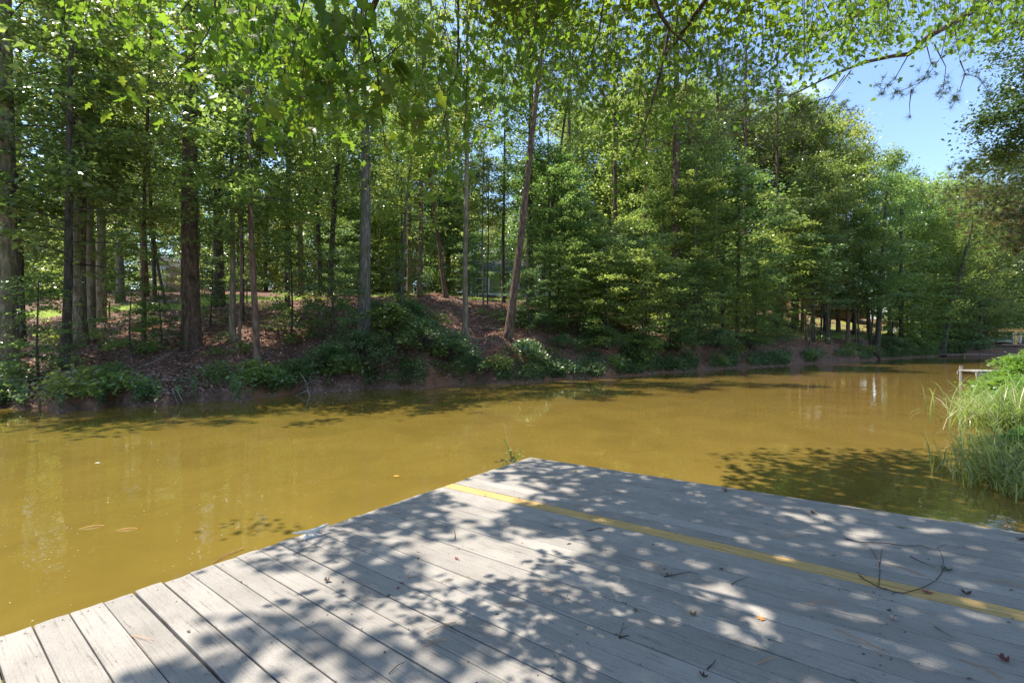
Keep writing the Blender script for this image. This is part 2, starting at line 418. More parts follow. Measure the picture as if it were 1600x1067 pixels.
# faint nail heads over the joists
M_nail = flat_mat('rusty_nail', (.10, .07, .05), .7, .3, 60)
nb = MB()
for k in range(-4, 32):
    for x in (.06, 1.2, 2.4, 3.6, 4.8):
        for dy in (.03, .11):
            cx, cy_ = x+rng.uniform(-.008, .008), k*PITCH+dy+rng.uniform(-.006, .006)
            nb.poly([(cx+.0048*math.cos(a), cy_+.0048*math.sin(a), .0022) for a in [i*math.pi/3 for i in range(6)]])
nb.build('nail_heads', M_nail, dock)['kind'] = 'stuff'

def dk(px, py, up=0):
    """photo pixel -> point on the dock's top"""
    d = Vector((px-800, F, 533.5-py)); o = Vector((0, 0, HC)); t = (A0-o).dot(N_)/d.dot(N_)
    return o+d*t+N_*(.002+up)
def dkl(p): return MD.inverted() @ p
# ------------------------------------------------------------------ foliage generators
def leaves_np(rs, P, size, tilt=.55, droop=.0, aspect=.62, updir=None):
    """diamond leaves with a fold: 4 vertices, one bent quad each"""
    n = len(P); az = rs.uniform(0, 2*np.pi, n)
    nrm = np.stack([rs.normal(0, tilt, n), rs.normal(0, tilt, n), np.ones(n)], -1)
    if updir is not None: nrm = nrm+updir
    nrm /= np.linalg.norm(nrm, axis=1, keepdims=True)
    a = np.stack([np.cos(az), np.sin(az), -droop*np.ones(n)], -1)
    a -= nrm*(a*nrm).sum(1, keepdims=True); a /= np.linalg.norm(a, axis=1, keepdims=True)
    b = np.cross(nrm, a); s = (size*rs.uniform(.65, 1.3, n))[:, None]
    V = np.stack([P-a*s*.5, P+b*s*aspect*.5+nrm*s*.10-a*s*.06, P+a*s*.55-nrm*s*.05, P-b*s*aspect*.5+nrm*s*.10-a*s*.06], 1)
    return V.reshape(-1, 3)
def leaf_mesh(name, rs, P, size, m, **kw):
    V = leaves_np(rs, P, size, **kw); n = len(P)
    return mesh_np(name, V, np.arange(4*n), 4, m)

def spray(rs, c, d, rad, n, thick=.07):
    """flat layered spray of leaves round c; d is its outward heading"""
    q = rs.normal(0, .5, (n, 2)); r2 = (q**2).sum(1)
    e = np.array([d[0], d[1]]); e = e/(np.linalg.norm(e)+1e-6); f = np.array([-e[1], e[0]])
    xy = (q[:, :1]*e*1.25+q[:, 1:]*f*.85)*rad
    z = rs.normal(0, thick, n)-.16*rad*r2+d[2]*(q[:, 0]*rad)*.6
    return np.c_[c[0]+xy[:, 0], c[1]+xy[:, 1], c[2]+z]

def crown(name, seed, H, R, limbs, spr, per, leaf, m, low=.0, prof=None, srad=.75, rise=.35, tilt=.5, limbr=.035, thick=.07):
    """returns (leaf mesh, limb mesh); crown from z=0 to z=H around the z axis"""
    rs = np.random.RandomState(seed); P = []; mb = MB()
    for i in range(limbs):
        h = (low+(1-low)*(i+rs.uniform(0, 1))/limbs); t = h
        pr = prof(t) if prof else (np.sin(np.pi*min(1, (t*.85+.12)))**.7)
        L = R*pr*rs.uniform(.6, 1.15); az = i*2.399+rs.uniform(-.5, .5)
        up = rise*rs.uniform(.4, 1.3)*(.5+t)
        pts = []
        for k in range(5):
            s = k/4; pts.append((math.cos(az+.3*s*math.sin(i))*L*s, math.sin(az+.3*s*math.sin(i))*L*s, h*H*.94+up*L*(s-.45*s*s)))
        mb.tube(pts, [limbr*(1-t*.5)*(1-.75*k/4) for k in range(5)], 4, False)
        for j in range(spr):
            s = .28+.72*(j+rs.uniform(0, 1))/spr; k = min(3, int(s*4)); f = s*4-k
            c = np.array(pts[k])*(1-f)+np.array(pts[min(4, k+1)])*f
            off = rs.normal(0, .32, 3)*[srad*1.3, srad*1.3, .5]
            c = c+off; dd = (math.cos(az), math.sin(az), rs.uniform(-.25, .25))
            P.append(spray(rs, c, dd, srad*rs.uniform(.6, 1.2), int(per*rs.uniform(.6, 1.3)), thick))
    # leader shoot
    P.append(spray(rs, (0, 0, H*.97), (1, 0, .2), srad*.9, per))
    P = np.concatenate(P)
    return (leaf_mesh(name, rs, P, leaf, m, tilt=tilt, droop=.25), mb.mesh('limbs', B_dark))

def round_prof(t): return max(.12, (1-abs((t-.5)/.56)**2.4))**.6
TALL = [crown('tall_crown', 10+i, 13, 3.4, 32, 5, 50, .19, [M_leaf, M_leaf, M_leafl, M_leaf][i], srad=.72, rise=.75, tilt=.62, thick=.2, prof=round_prof) for i in range(4)]
def under_prof(t): return max(.25, (1-abs((t-.38)/.7)**2.2))**.6
UNDER = [crown('understory_crown', 30+i, 5.5, 2.5, 24, 4, 54, .155, [M_leaf, M_leafb, M_leafl][i], srad=.6, rise=.25, tilt=.45, limbr=.02, thick=.06, prof=under_prof) for i in range(3)]
FAR = [crown('far_crown', 50+i, 20, 5.5, 60, 5, 62, .33, [M_leafl, M_leaf, M_leafl][i], srad=1.25, rise=.8, tilt=.7, limbr=.06, thick=.5,
             prof=lambda t: max(.15, (1-abs((t-.42)/.62)**2.6))**.5) for i in range(3)]
def pine_crown(seed, H, R, limbs, tufts, needles, nl, m=M_needle):
    rs = np.random.RandomState(seed); mb = MB(); V = []
    for i in range(limbs):
        t = (i+rs.uniform(0, 1))/limbs; L = R*(1-t*.65)*rs.uniform(.6, 1.1); az = i*2.4+rs.uniform(-.4, .4)
        pts = [(math.cos(az)*L*s, math.sin(az)*L*s, t*H+.25*L*s-.3*L*s*s) for s in (0, .33, .66, 1)]
        mb.tube(pts, [.05, .035, .02, .01], 4, False)
        for j in range(tufts):
            s = rs.uniform(.3, 1.05); c = np.array([math.cos(az)*L*s, math.sin(az)*L*s, t*H+.25*L*s-.3*L*s*s])+rs.normal(0, .28, 3)*[1, 1, .6]
            d = rs.normal(0, 1, (needles, 3)); d[:, 2] += .5; d[:, 0] += math.cos(az)*.7; d[:, 1] += math.sin(az)*.7
            d /= np.linalg.norm(d, axis=1, keepdims=True); sd = np.cross(d, rs.normal(0, 1, (needles, 3))); sd /= np.linalg.norm(sd, axis=1, keepdims=True)
            V.append(np.stack([c-sd*.008, c+sd*.008, c+d*nl], 1).reshape(-1, 3))
    V = np.concatenate(V); return mesh_np('pine_crown', V, np.arange(len(V)), 3, m), mb.mesh('limbs', B_pine)
PINE = [pine_crown(70, 8, 3.4, 34, 22, 22, .3), pine_crown(71, 7, 3.0, 30, 22, 22, .3)]
def shrub(seed, R, H, n, leaf, m):
    rs = np.random.RandomState(seed); P = []; mb = MB()
    for i in range(n):
        az = rs.uniform(0, 2*np.pi); el = rs.uniform(.03, 1)**.8*np.pi/2; r = rs.uniform(.62, 1.0)
        c = np.array([math.cos(az)*math.cos(el)*R*r, math.sin(az)*math.cos(el)*R*r, math.sin(el)*H*r+.05])
        P.append(spray(rs, c, (math.cos(az), math.sin(az), -.3), R*.24, 70, .05))
        if i % 3 == 0: mb.tube([(c[0]*.05, c[1]*.05, 0), (c[0]*.5, c[1]*.5, c[2]*.7), tuple(c)], [.016, .01, .005], 4, False)
    P = np.concatenate(P); P = P[P[:, 2] > .02]
    return leaf_mesh('shrub_leaves', rs, P, leaf, m, tilt=.5, droop=.3), mb.mesh('stems', B_dark)
SHRUB = [shrub(80, 1.2, 1.1, 60, .085, M_leafb), shrub(81, 1.3, .9, 60, .07, M_leafb), shrub(82, 1.0, 1.3, 55, .095, M_leaf)]
def herb(seed, n, leaf, m, R=.35, H=.3):
    rs = np.random.RandomState(seed); P = rs.normal(0, .45, (n, 3))*[R, R, 0]; r = np.hypot(P[:, 0], P[:, 1])/R
    P[:, 2] = np.abs(rs.uniform(.15, 1, n))*H*np.exp(-r*r*.6)
    return leaf_mesh('herb_leaves', rs, P, leaf, m, tilt=.6, droop=.4)
HERB = [herb(90, 260, .06, M_leafb), herb(91, 200, .07, M_leafl), herb(92, 240, .055, M_leaf)]

def trunk_mesh(seed, h, d, m, wobble=.06, top=.35, flare=1.35, n=10, bend=0):
    rs = random.Random(seed); pts = []; rad = []; a, b = rs.uniform(0, 6), rs.uniform(0, 6); K = 16
    for k in range(K+1):
        t = k/K; z = -.35+(h+.35)*(t**1.25)
        pts.append((wobble*math.sin(a+t*5)*(t*3 if t < .33 else 1)+bend*t*t, wobble*math.sin(b+t*4)*(t*3 if t < .33 else 1), z))
        fl = 1+(flare-1)*math.exp(-max(z, 0)/(d*1.2)); rad.append(d/2*fl*(1-(1-top)*max(0, z)/h)*(1+rs.uniform(-.03, .03)))
    return MB().tube(pts, rad, n).mesh('trunk', m, True)

trees = 0
def tree(name, px, Y, d, h, bark, kind, cz, cs, label, cat='tree', group=None, lean=0, fwd=0, csz=None, wob_=.07, p=None, extra=None):
    """one tree: base on the ground, trunk, limbs, crown. lean = sideways shift of the top in metres"""
    global trees; trees += 1
    p = p or gp(px, Y)
    r = empty(name, p, (math.atan2(-fwd, h), math.atan2(lean, h), 0)); tag(r, label, cat, group)
    obj('trunk', trunk_mesh(trees, h, d, bark, wob_), r)
    if kind is not None:
        cm, lm = kind; rz = random.Random(trees).uniform(0, 6.28)
        s = (cs, cs, csz or cs)
        obj('limbs', lm, r, loc=(0, 0, cz), rot=(0, 0, rz), scale=s)
        obj('crown', cm, r, loc=(0, 0, cz), rot=(0, 0, rz), scale=s)
    return r

# ------------------------------------------------------------------ trees the photo lets one pick out, left to right
T = tree
T('broadleaf_tree', 8, 16, .64, 17, B_pale, TALL[0], 5.2, 1.0, 'thick pale mossy trunk at the far left edge of the bank')
T('broadleaf_tree', -30, 24, .4, 16, B_dark, TALL[1], 3.5, 1.0, 'leafy tree mostly cut off by the left edge of the picture')
T('broadleaf_tree', 32, 21, .34, 17, B_dark, TALL[1], 4.0, .95, 'thin dark trunk just right of the thick pale mossy trunk')
T('broadleaf_tree', 99, 16.2, .28, 15, B_dark, UNDER[0], 3.4, 1.5, 'dark ivy stained trunk nearest the water on the left bank', lean=.5, csz=1.9)
T('broadleaf_tree', 110, 18.2, .2, 13, B_grey, UNDER[1], 4.5, 1.2, 'slim grey trunk close behind the dark ivy stained trunk')
T('broadleaf_tree', 126, 19.4, .5, 19, B_pale, TALL[2], 6.5, 1.0, 'pale straight trunk second right of the dark ivy stained trunk', lean=-.2)
T('broadleaf_tree', 141, 21.5, .36, 18, B_pale, TALL[0], 6, .9, 'paired trunk with lit lower half beside the pale straight trunk')
T('broadleaf_tree', 157, 26.5, .5, 20, B_pale, TALL[3], 6, 1.0, 'pale tree standing at the edge of the bright lawn on the left')
T('broadleaf_tree', 188, 37, .55, 22, B_grey, FAR[1], 6, .75, 'grey trunk beyond the left lawn strip, left of the white shed')
T('broadleaf_tree', 226, 40, .6, 22, B_brown, FAR[0], 6, .8, 'brown trunk rising right in front of the white shed end')
T('broadleaf_tree', 258, 32, .2, 11, B_dark, UNDER[2], 5, 1.3, 'thin dark crooked tree in front of the white shed wall', lean=-1.6)
T('pine_tree', 300, 20.3, .74, 24, B_pine, PINE[0], 15, 1.1, 'massive reddish pine trunk on the left bank', cat='pine')
T('broadleaf_tree', 342, 28, .62, 20, B_dark, TALL[1], 6.5, 1.1, 'black heavy trunk just right of the massive pine')
T('broadleaf_tree', 363, 20.5, .26, 15, B_pale, TALL[3], 5.5, .8, 'slender pale trunk in the dark hollow right of the massive pine')
T('broadleaf_tree', 373, 18.3, .14, 10, B_brown, UNDER[0], 4.0, 1.1, 'very thin brown sapling trunk beside the slender pale trunk')
T('broadleaf_tree', 401, 17.9, .25, 17, B_brown, UNDER[2], 5.5, 1.35, 'slim tree at the water side of the dark hollow, bare below', lean=-.4, csz=1.9)
T('broadleaf_tree', 450, 26, .3, 17, B_dark, TALL[0], 5.5, .95, 'dark leafy tree above the shaded slope left of centre')
T('broadleaf_tree', 500, 31, .34, 20, B_dark, TALL[2], 5, 1.0, 'left stem of the dark close pair on the lawn edge', lean=-.6)
T('broadleaf_tree', 516, 30.5, .40, 20, B_dark, TALL[1], 7, .95, 'right stem of the dark close pair on the lawn edge', lean=1.0)
T('broadleaf_tree', 569, 21.6, .60, 17, B_grey, TALL[3], 8.2, .9, 'stout grey trunk standing in the big shrub by the water')
T('broadleaf_tree', 628, 36, .2, 14, B_dark, UNDER[1], 6, 1.2, 'thin dark trunk on the lawn left of the brown pole trunk')
T('broadleaf_tree', 656, 30.3, .34, 20, B_brown, TALL[2], 8, .9, 'straight brown pole trunk at the top of the slope')
T('broadleaf_tree', 697, 31, .32, 18, B_brown, TALL[0], 8, .9, 'brown trunk leaning left at the top of the bare slope', lean=-2.6)
T('broadleaf_tree', 728, 23.8, .30, 20, B_pale, TALL[2], 9.5, .75, 'straight mottled trunk on the bare leafy slope in the middle')
T('broadleaf_tree', 755, 30.5, .13, 11, B_pale, UNDER[2], 5, .9, 'pale whip thin trunk before the yellow green house')
T('broadleaf_tree', 762, 31, .11, 10, B_dark, UNDER[1], 5, .8, 'dark whip thin trunk before the yellow green house')
T('broadleaf_tree', 787, 32, .26, 16, B_dark, TALL[1], 6, .8, 'dark trunk just left of the leaning brown trunk')
T('pine_tree', 793, 24.3, .44, 22, B_pine, PINE[1], 13.5, .9, 'tall brown trunk leaning right near the middle of the far bank', cat='pine', lean=2.7)
T('broadleaf_tree', 829, 33.5, .56, 22, B_dark, TALL[3], 9, 1.1, 'dark speckled trunk just right of the leaning brown trunk')
T('broadleaf_tree', 843, 34, .34, 19, B_dark, TALL[0], 9, 1.0, 'dark trunk leaning right behind the dark speckled trunk', lean=2.5)
T('broadleaf_tree', 858, 31, .2, 13, B_dark, UNDER[0], 5, 1.2, 'thin dark trunk at the left end of the dark thicket in the middle')
T('broadleaf_tree', 872, 32.5, .16, 12, B_dark, UNDER[1], 5, 1.1, 'second thin dark trunk of the thicket in the middle')
T('pine_tree', 1056, 35, .74, 26, B_pine, PINE[0], 14, 1.3, 'big straight pine trunk right of the middle above the light sprays', cat='pine')
T('broadleaf_tree', 1008, 36, .34, 19, B_brown, TALL[2], 8, 1.0, 'brown trunk half hidden by sprays left of the big straight pine')
T('broadleaf_tree', 1086, 34.6, .22, 15, B_pale, UNDER[2], 5, 1.4, 'pale thin trunk just right of the big straight pine')
T('broadleaf_tree', 1076, 38, .3, 20, B_pale, TALL[0], 8, 1.0, 'pale trunk behind the thin trunk right of the big pine')
T('broadleaf_tree', 1130, 38, .3, 16, B_dark, TALL[1], 4.5, .95, 'dark trunk at the left end of the bare red bank on the right')
T('broadleaf_tree', 1153, 37.5, .34, 15, B_dark, UNDER[0], 4, 1.9, 'stocky dark trunk close to the water right of the big pine')
T('broadleaf_tree', 1222, 45, .2, 14, B_dark, UNDER[1], 3.5, 1.9, 'thin dark trunk left of the brown cabin')
T('broadleaf_tree', 1271, 47, .36, 18, B_dark, TALL[3], 5, 1.1, 'black trunk in front of the left part of the brown cabin')
T('broadleaf_tree', 1293, 48, .42, 18, B_dark, TALL[0], 5.5, 1.0, 'black trunk in front of the white window of the brown cabin')
T('broadleaf_tree', 1262, 46, .14, 10, B_pale, UNDER[2], 5, 1.1, 'pale curving whip trunk left of the black cabin trunks', lean=-.7)
T('broadleaf_tree', 1324, 50, .42, 17, B_brown, TALL[2], 5, 1.1, 'brown trunk at the right end of the brown cabin')
T('broadleaf_tree', 1341, 49, .2, 12, B_dark, UNDER[1], 4, 1.7, 'thin dark trunk on the grass right of the brown cabin')
T('broadleaf_tree', 1369, 50.5, .62, 18, B_dark, TALL[1], 4.5, 1.2, 'thick black forked trunk by the tan shed box', lean=1.2)
T('broadleaf_tree', 1363, 51, .4, 16, B_dark, UNDER[0], 4, 2.0, 'second black stem leaning left from the forked trunk', lean=-2)
T('broadleaf_tree', 1408, 58, .56, 20, B_dark, TALL[0], 5, 1.3, 'straight black trunk on the grass right of the tan shed box')
T('broadleaf_tree', 1472, 62, .66, 20, B_dark, TALL[3], 4.5, 1.4, 'dark trunk leaning right over the mouth of the creek', lean=4.5)
T('broadleaf_tree', 1531, 69, .5, 18, B_dark, TALL[2], 5, 1.2, 'dark trunk on the far shore left of the timber pavilion')

# lower layered sprays over the water and slope: saplings one can tell apart by place
for (px, Y, s, k, lb) in [
 (60, 15.2, .62, 0, 'low leafy sapling spreading in front of the mossy trunks at far left'),
 (205, 18.5, .5, 2, 'light green low sapling on the red slope at left'),
 (250, 19.5, .45, 1, 'low dark green sapling left of the massive pine foot'),
 (330, 23, .6, 1, 'dark sapling behind the massive pine'),
 (455, 22, .9, 0, 'bushy sapling over the dark hollow left of centre'),
 (520, 20.8, .75, 1, 'dark leafy sapling at the left end of the big waterside shrub'),
 (620, 24, .7, 0, 'sapling above the big waterside shrub left of the bare slope'),
 (825, 25.5, .62, 1, 'dark sapling right of the leaning brown trunk'),
 (905, 28, 1.05, 0, 'dogwood like sapling with flat sprays in the middle right'),
 (950, 27, 1.0, 2, 'pale green dogwood like sapling hanging over the water'),
 (1005, 29, 1.15, 2, 'broad light green layered sapling left of the big straight pine'),
 (1085, 33.2, 1.1, 1, 'drooping green sapling on the shore below the big straight pine'),
 (1180, 40, 1.35, 1, 'dark green full sapling left of the bare red bank'),
 (1220, 44, 1.4, 0, 'dense sapling shading the left end of the red bank'),
 (1440, 59, 1.6, 0, 'wide dark sapling overhanging the creek mouth'),
 (1500, 66, 1.8, 1, 'leafy sapling bank behind the creek mouth'),
 (1522, 74, 1.6, 2, 'light sapling left of the timber pavilion')]:
    T('sapling', px, Y, .09*s+.03, 5.5*s, B_dark, UNDER[k], .25, s, lb, cat='sapling', wob_=.04)

for i in range(20):
    q_ = random.Random(300+i); px = 850+i*23+q_.uniform(-10, 10); Yc_ = cols(np.array([px]))[0][0]; Y = Yc_[3]+q_.uniform(-1.0, 7); s_q = (.75+Y/75)*q_.uniform(.8, 1.2)
    if 1235 < px < 1345: continue
    T('sapling', px, Y, .08, 4.5*s_q, B_dark, UNDER[i % 3], .3, s_q, 'leafy sapling of the undergrowth between the middle and the red bank', cat='sapling', group='undergrowth saplings right of the middle', wob_=.04)
for px, Y, s_q, k, lb in [(1395, 56.5, 1.5, 0, 'leafy waterside sapling right of the forked trunk'), (1418, 59, 1.7, 2, 'leafy sapling at the corner of the creek'), (1452, 66, 2.2, 1, 'dense sapling on the left of the creek end'), (1485, 69, 2.0, 0, 'dense sapling in the middle of the creek end'), (1545, 72, 1.5, 1, 'sapling just left of the white boat')]:
    T('sapling', px, Y, .15, 5*s_q, B_dark, UNDER[k], .1, s_q, lb)
for px, Y, s_q, k, lb in [(745, 47, 1.1, 1, 'young leafy tree before the left end of the yellow green house'), (800, 50, 1.0, 2, 'young leafy tree before the middle of the yellow green house'), (868, 49, 1.2, 0, 'young leafy tree before the right end of the yellow green house'),
   (243, 41, .8, 0, 'young tree covering the left side of the white shed'), (283, 42, .7, 2, 'young tree in front of the slatted fence'), (540, 36, .9, 1, 'young tree on the lawn right of the dark close pair'), (905, 40, 1.2, 0, 'young tree at the lawn edge right of the middle')]:
    T('young_tree', px, Y, .12, 5.5*s_q, B_dark, UNDER[k], .9, s_q, lb)
# trees nothing tells apart: slim ones inside the wood, full ones beyond the lawn
rs_ = random.Random(77); used = []
n = 0
while n < 20:
    px = rs_.uniform(60, 1560); Yc, Zc = cols(np.array([px])); Yc = Yc[0]
    Y = rs_.uniform(Yc[2]+3.5, Yc[5]+.5)
    x = (px-800)/F*Y
    if any((x-a)**2+(Y-b)**2 < 5 for a, b in used): continue
    if 690 < px < 770 and Y < 30: continue
    used.append((x, Y)); n += 1
    big = rs_.random() < .55
    T('slim_tree', px, Y, rs_.uniform(.12, .26), rs_.uniform(14, 18) if big else rs_.uniform(8, 11), rs_.choice([B_dark, B_dark, B_grey, B_brown]),
      rs_.choice(TALL if big else UNDER), rs_.uniform(4.0, 6.5) if big else rs_.uniform(3, 5), rs_.uniform(.75, 1.0) if big else rs_.uniform(1.0, 1.4),
      'slim leafy tree among many alike in the shaded wood on the far bank', group='slim trees inside the wood on the far bank', lean=rs_.uniform(-.8, .8))
used = []; n = 0
while n < 110:
    px = rs_.uniform(-120, 1780); Yc, Zc = cols(np.array([px])); Yc = Yc[0]
    Y = rs_.uniform(Yc[6]+5, Yc[6]+52); x = (px-800)/F*Y
    if any((x-a)**2+(Y-b)**2 < 14 for a, b in used): continue
    if 715 < px < 900 and Y < 62 or 225 < px < 300 and Y < 60 or 1230 < px < 1360 and Y < 92: continue
    used.append((x, Y)); n += 1
    hh = 1.0 if px < 1250 else .78
    s = rs_.uniform(.75, 1.05)*hh
    T('woodland_tree', px, Y, rs_.uniform(.3, .55), 20*s, rs_.choice([B_dark, B_grey, B_brown]), rs_.choice(FAR), rs_.uniform(-3, 1.0), s,
      'full leafy tree among many alike in the woods beyond the lawn', group='trees in the woods beyond the lawn')
for px, Y, h, cz in [(1165, 47, 30, 18), (1215, 50, 28, 17), (1255, 52, 27, 16.5), (1310, 60, 29, 19), (1120, 50, 31, 20), (960, 42, 28, 17), (890, 44, 28, 18), (470, 38, 27, 16), (640, 40, 28, 17), (160, 34, 25, 15)]:
    T('pine_tree', px, Y, .5, h, B_pine, PINE[int(px) % 2], cz, 1.35, 'tall pine whose crown stands over the leafy trees of the far bank', group='tall pines standing over the leafy trees', cat='pine')
for px, Y, s, cz in [(960, 56, 1.1, 3), (1010, 60, 1.2, 3), (1060, 57, 1.15, 4), (1105, 61, 1.2, 3), (1150, 60, 1.2, 4), (1195, 62, 1.15, 4), (1245, 66, 1.25, 5), (900, 62, 1.1, 4), (620, 54, 1.05, 5), (520, 52, 1.0, 5), (700, 58, 1.05, 5), (1495, 78, 1.3, 0), (1543, 82, 1.3, 1), (1445, 74, 1.2, 0)]:
    T('woodland_tree', px, Y, .5, 20*s, B_dark, FAR[int(px) % 3], cz, s, 'full leafy tree among many alike in the woods beyond the lawn', group='trees in the woods beyond the lawn')
for px, Y, s in [(1335, 58, 1.0), (1390, 66, 1.12), (1425, 70, 1.02), (1290, 56, 1.15), (1240, 54, 1.2), (1460, 74, .95), (1520, 80, .85), (1585, 92, 1.1), (1503, 86, 1.05), (1545, 98, 1.2), (1470, 90, 1.2), (1640, 88, 1.1)]:
    T('woodland_tree', px, Y, .5, 20*s, B_dark, FAR[int(px) % 3], 7.5 if px < 1430 else -.6, s*.8 if px < 1430 else s, 'full leafy tree of the sunlit edge right of the pond, below the open sky', group='trees along the right skyline')

# ------------------------------------------------------------------ shrubs and herbs
for (px, Y, s, k, lb) in [
 (470, 18.3, .8, 1, 'low shrub at the left end of the waterside thicket'),
 (515, 18.9, 1.0, 0, 'rounded shrub hanging over dark water left of the grey trunk'),
 (560, 19.8, 1.5, 1, 'large dark shrub overhanging the pond below the stout grey trunk'),
 (612, 20.8, 1.6, 2, 'tallest shrub of the waterside thicket'),
 (660, 21.0, 1.5, 1, 'wide sprawling shrub right of the tallest shrub'),
 (705, 21.8, 1.2, 0, 'sloping shrub at the foot of the bare slope'),
 (742, 22.0, .9, 1, 'low shrub where the thicket ends at the pale track'),
 (640, 23.5, 1.3, 0, 'shrub higher up the slope above the thicket'),
 (585, 24.0, 1.3, 1, 'shrub beside the stout grey trunk on the slope'),
 (840, 26.5, 1.0, 1, 'dark shrub right of the leaning trunk foot'),
 (880, 25.5, .9, 1, 'low pale shrub on the shore in the middle'),
 (940, 27.0, 1.2, 0, 'shrub dipping into the water below the pale sprays'),
 (1000, 29.0, 1.2, 1, 'dark shrub row piece under the layered sapling'),
 (1060, 31.5, 1.3, 1, 'shrub at the waterline below the big straight pine'),
 (1120, 35, 1.3, 0, 'shrub left of the red bank at the waterline'),
 (1170, 38, 1.4, 1, 'shrub bunch on the shore at the left end of the red bank'),
 (1395, 53.5, 1.8, 0, 'grassy green shrub on the shore right of the red bank'),
 (1425, 57, 1.8, 2, 'shrub at the corner where the creek begins'),
 (1470, 67.5, 2.0, 1, 'dark shrub under the creek mouth trees'),
 (1530, 68.5, 2.0, 0, 'shrub on the far creek shore'),
 (225, 43, 1.6, 2, 'rounded shrub in front of the white shed')]:
    r = empty('shrub', gp(px, Y)); tag(r, lb, 'shrub')
    q = random.Random(int(px*7+Y)); rz = q.uniform(0, 6)
    obj('stems', SHRUB[k][1], r, rot=(0, 0, rz), scale=s); obj('foliage', SHRUB[k][0], r, rot=(0, 0, rz), scale=s)
n = 0
for i in range(170):
    px = rs_.uniform(-60, 1440) if i % 3 else rs_.uniform(800, 1440); Yc, _ = cols(np.array([px])); Yc = Yc[0]+shore_j(px)
    if i < 90: Y = Yc[2]+abs(rs_.gauss(0, .9))
    else: Y = rs_.uniform(Yc[3], Yc[5])
    o = obj('leafy_herb', HERB[i % 3], loc=gp(px, Y), rot=(0, 0, rs_.uniform(0, 6)), scale=rs_.uniform(.8, 2.2)*(1+Y/80))
    tag(o, 'small leafy green plant growing on the far bank', 'plant', 'small leafy plants scattered on the far bank')

# dead leaves lying on the far bank
def litter():
    rs = np.random.RandomState(5); n = 42000
    px = rs.uniform(-80, 1400, n); Yk, Zk = cols(px)
    t = rs.beta(1, 1.3, n); Y = Yk[:, 2]+t*(Yk[:, 5]+1-Yk[:, 2])+shore_j(px); X = (px-800)/F*Y
    Z = np.array([np.interp(y-s, a, b) for y, s, a, b in zip(Y, shore_j(px), Yk, Zk)])
    Z = Z+wob(X, Y)*np.clip((Z-.2)*1.2, 0, 1)+.02
    me = leaf_mesh('leaf_litter', rs, np.stack([X, Y, Z], -1), .11, M_dead, tilt=.35, aspect=.75)
    tag(obj('leaf_litter', me), 'brown fallen leaves covering the slope of the far bank', 'fallen leaves', kind='stuff')
    n = 38000; px = np.where(rs.random(n) < .3, rs.uniform(-80, 700, n), rs.uniform(700, 1510, n)); Yk, Zk = cols(px)
    Y = Yk[:, 1]+.05+np.abs(rs.normal(0, .45+.012*Yk[:, 1], n))+shore_j(px); X = (px-800)/F*Y
    keep = (np.sin(px*.09)+np.sin(px*.031+1)+np.sin(px*.21)*.5+rs.normal(0, .4, n) > np.where((px > 1235) & (px < 1345), 1.1, np.where(px > 820, -.9, .35))); X, Y, px = X[keep], Y[keep], px[keep]
    Yk, Zk = Yk[keep], Zk[keep]
    Z = np.array([np.interp(y-s, a, b) for y, s, a, b in zip(Y, shore_j(px), Yk, Zk)]); Z = np.maximum(Z, 0)+rs.uniform(.02, .2, len(X))*(1+Y/30)
    me = leaf_mesh('ground_cover', rs, np.stack([X, Y, Z], -1), .06+.0028*Y, M_leafb, tilt=.6)
    tag(obj('ground_cover', me), 'low green ground cover along the waterline of the far bank', 'ground cover', kind='stuff')
    # sunlit tall grass by the lawn on the right and along lawn edge
    n = 9000; px = np.where(rs.random(n) < .6, rs.uniform(1225, 1440, n), rs.uniform(330, 1100, n)); Yk, Zk = cols(px)
    Y = Yk[:, 5]+rs.uniform(-5.5, 3, n)*(px > 1200)+rs.uniform(.5, 8, n)*(px <= 1200)+shore_j(px); X = (px-800)/F*Y
    Z = np.array([np.interp(y-s, a, b) for y, s, a, b in zip(Y, shore_j(px), Yk, Zk)])+wob(X, Y)
    B = np.stack([X, Y, Z], -1); h = rs.uniform(.12, .35, n)*np.where(px > 1200, 1.4, .8); dx = rs.normal(0, .35, (n, 2))*h[:, None]
    az = rs.uniform(0, np.pi, n); w = np.stack([np.cos(az), np.sin(az), 0*az], -1)*.02
    tip = B+np.c_[dx, h]; V = np.stack([B-w, B+w, tip], 1).reshape(-1, 3)
    tag(obj('tall_grass', mesh_np('tall_grass', V, np.arange(3*n), 3, M_sedge)), 'sunlit tufts of grass at the edge of the far lawn', 'grass', kind='stuff')
litter()

# fallen branches and roots on the far bank
def stick(name, pts, r, m, label, cat='branch', branches=(), parent=None):
    mb = MB(); n_ = len(pts); mb.tube(pts, [r*(1-.6*i/(n_-1)) for i in range(n_)], 6)
    for b in branches: mb.tube(b, [r*.6*(1-.6*i/(len(b)-1)) for i in range(len(b))], 5)
    o = mb.build(name, m, parent, smooth=True); tag(o, label, cat); return o
def onb(px, Y, up=.06): p = gp(px, Y); p.z += up; return p
stick('fallen_branch', [onb(-10, 14.9), onb(50, 15.2, .12), onb(110, 15.3, .1), onb(170, 15.2, .06), onb(205, 15.0)], .035, B_dead, 'long grey fallen branch lying along the left bank')
stick('fallen_branch', [onb(60, 14.7), onb(110, 14.9, .15), onb(160, 15.6, .1)], .025, B_dead, 'shorter fallen branch crossing the long one at left')
stick('fallen_branch', [onb(8, 17.2, .15), onb(40, 16.6, .4), onb(70, 17.4, .1)], .14, B_dark, 'dark slanting log beside the thick pale mossy trunk')
stick('fallen_branch', [onb(215, 17, .1), onb(240, 17.4, .3), onb(275, 18.2, .5)], .03, B_dead, 'grey dead limb left of the massive pine foot')
st = W(262, 612, 14.6)
mbr = MB()
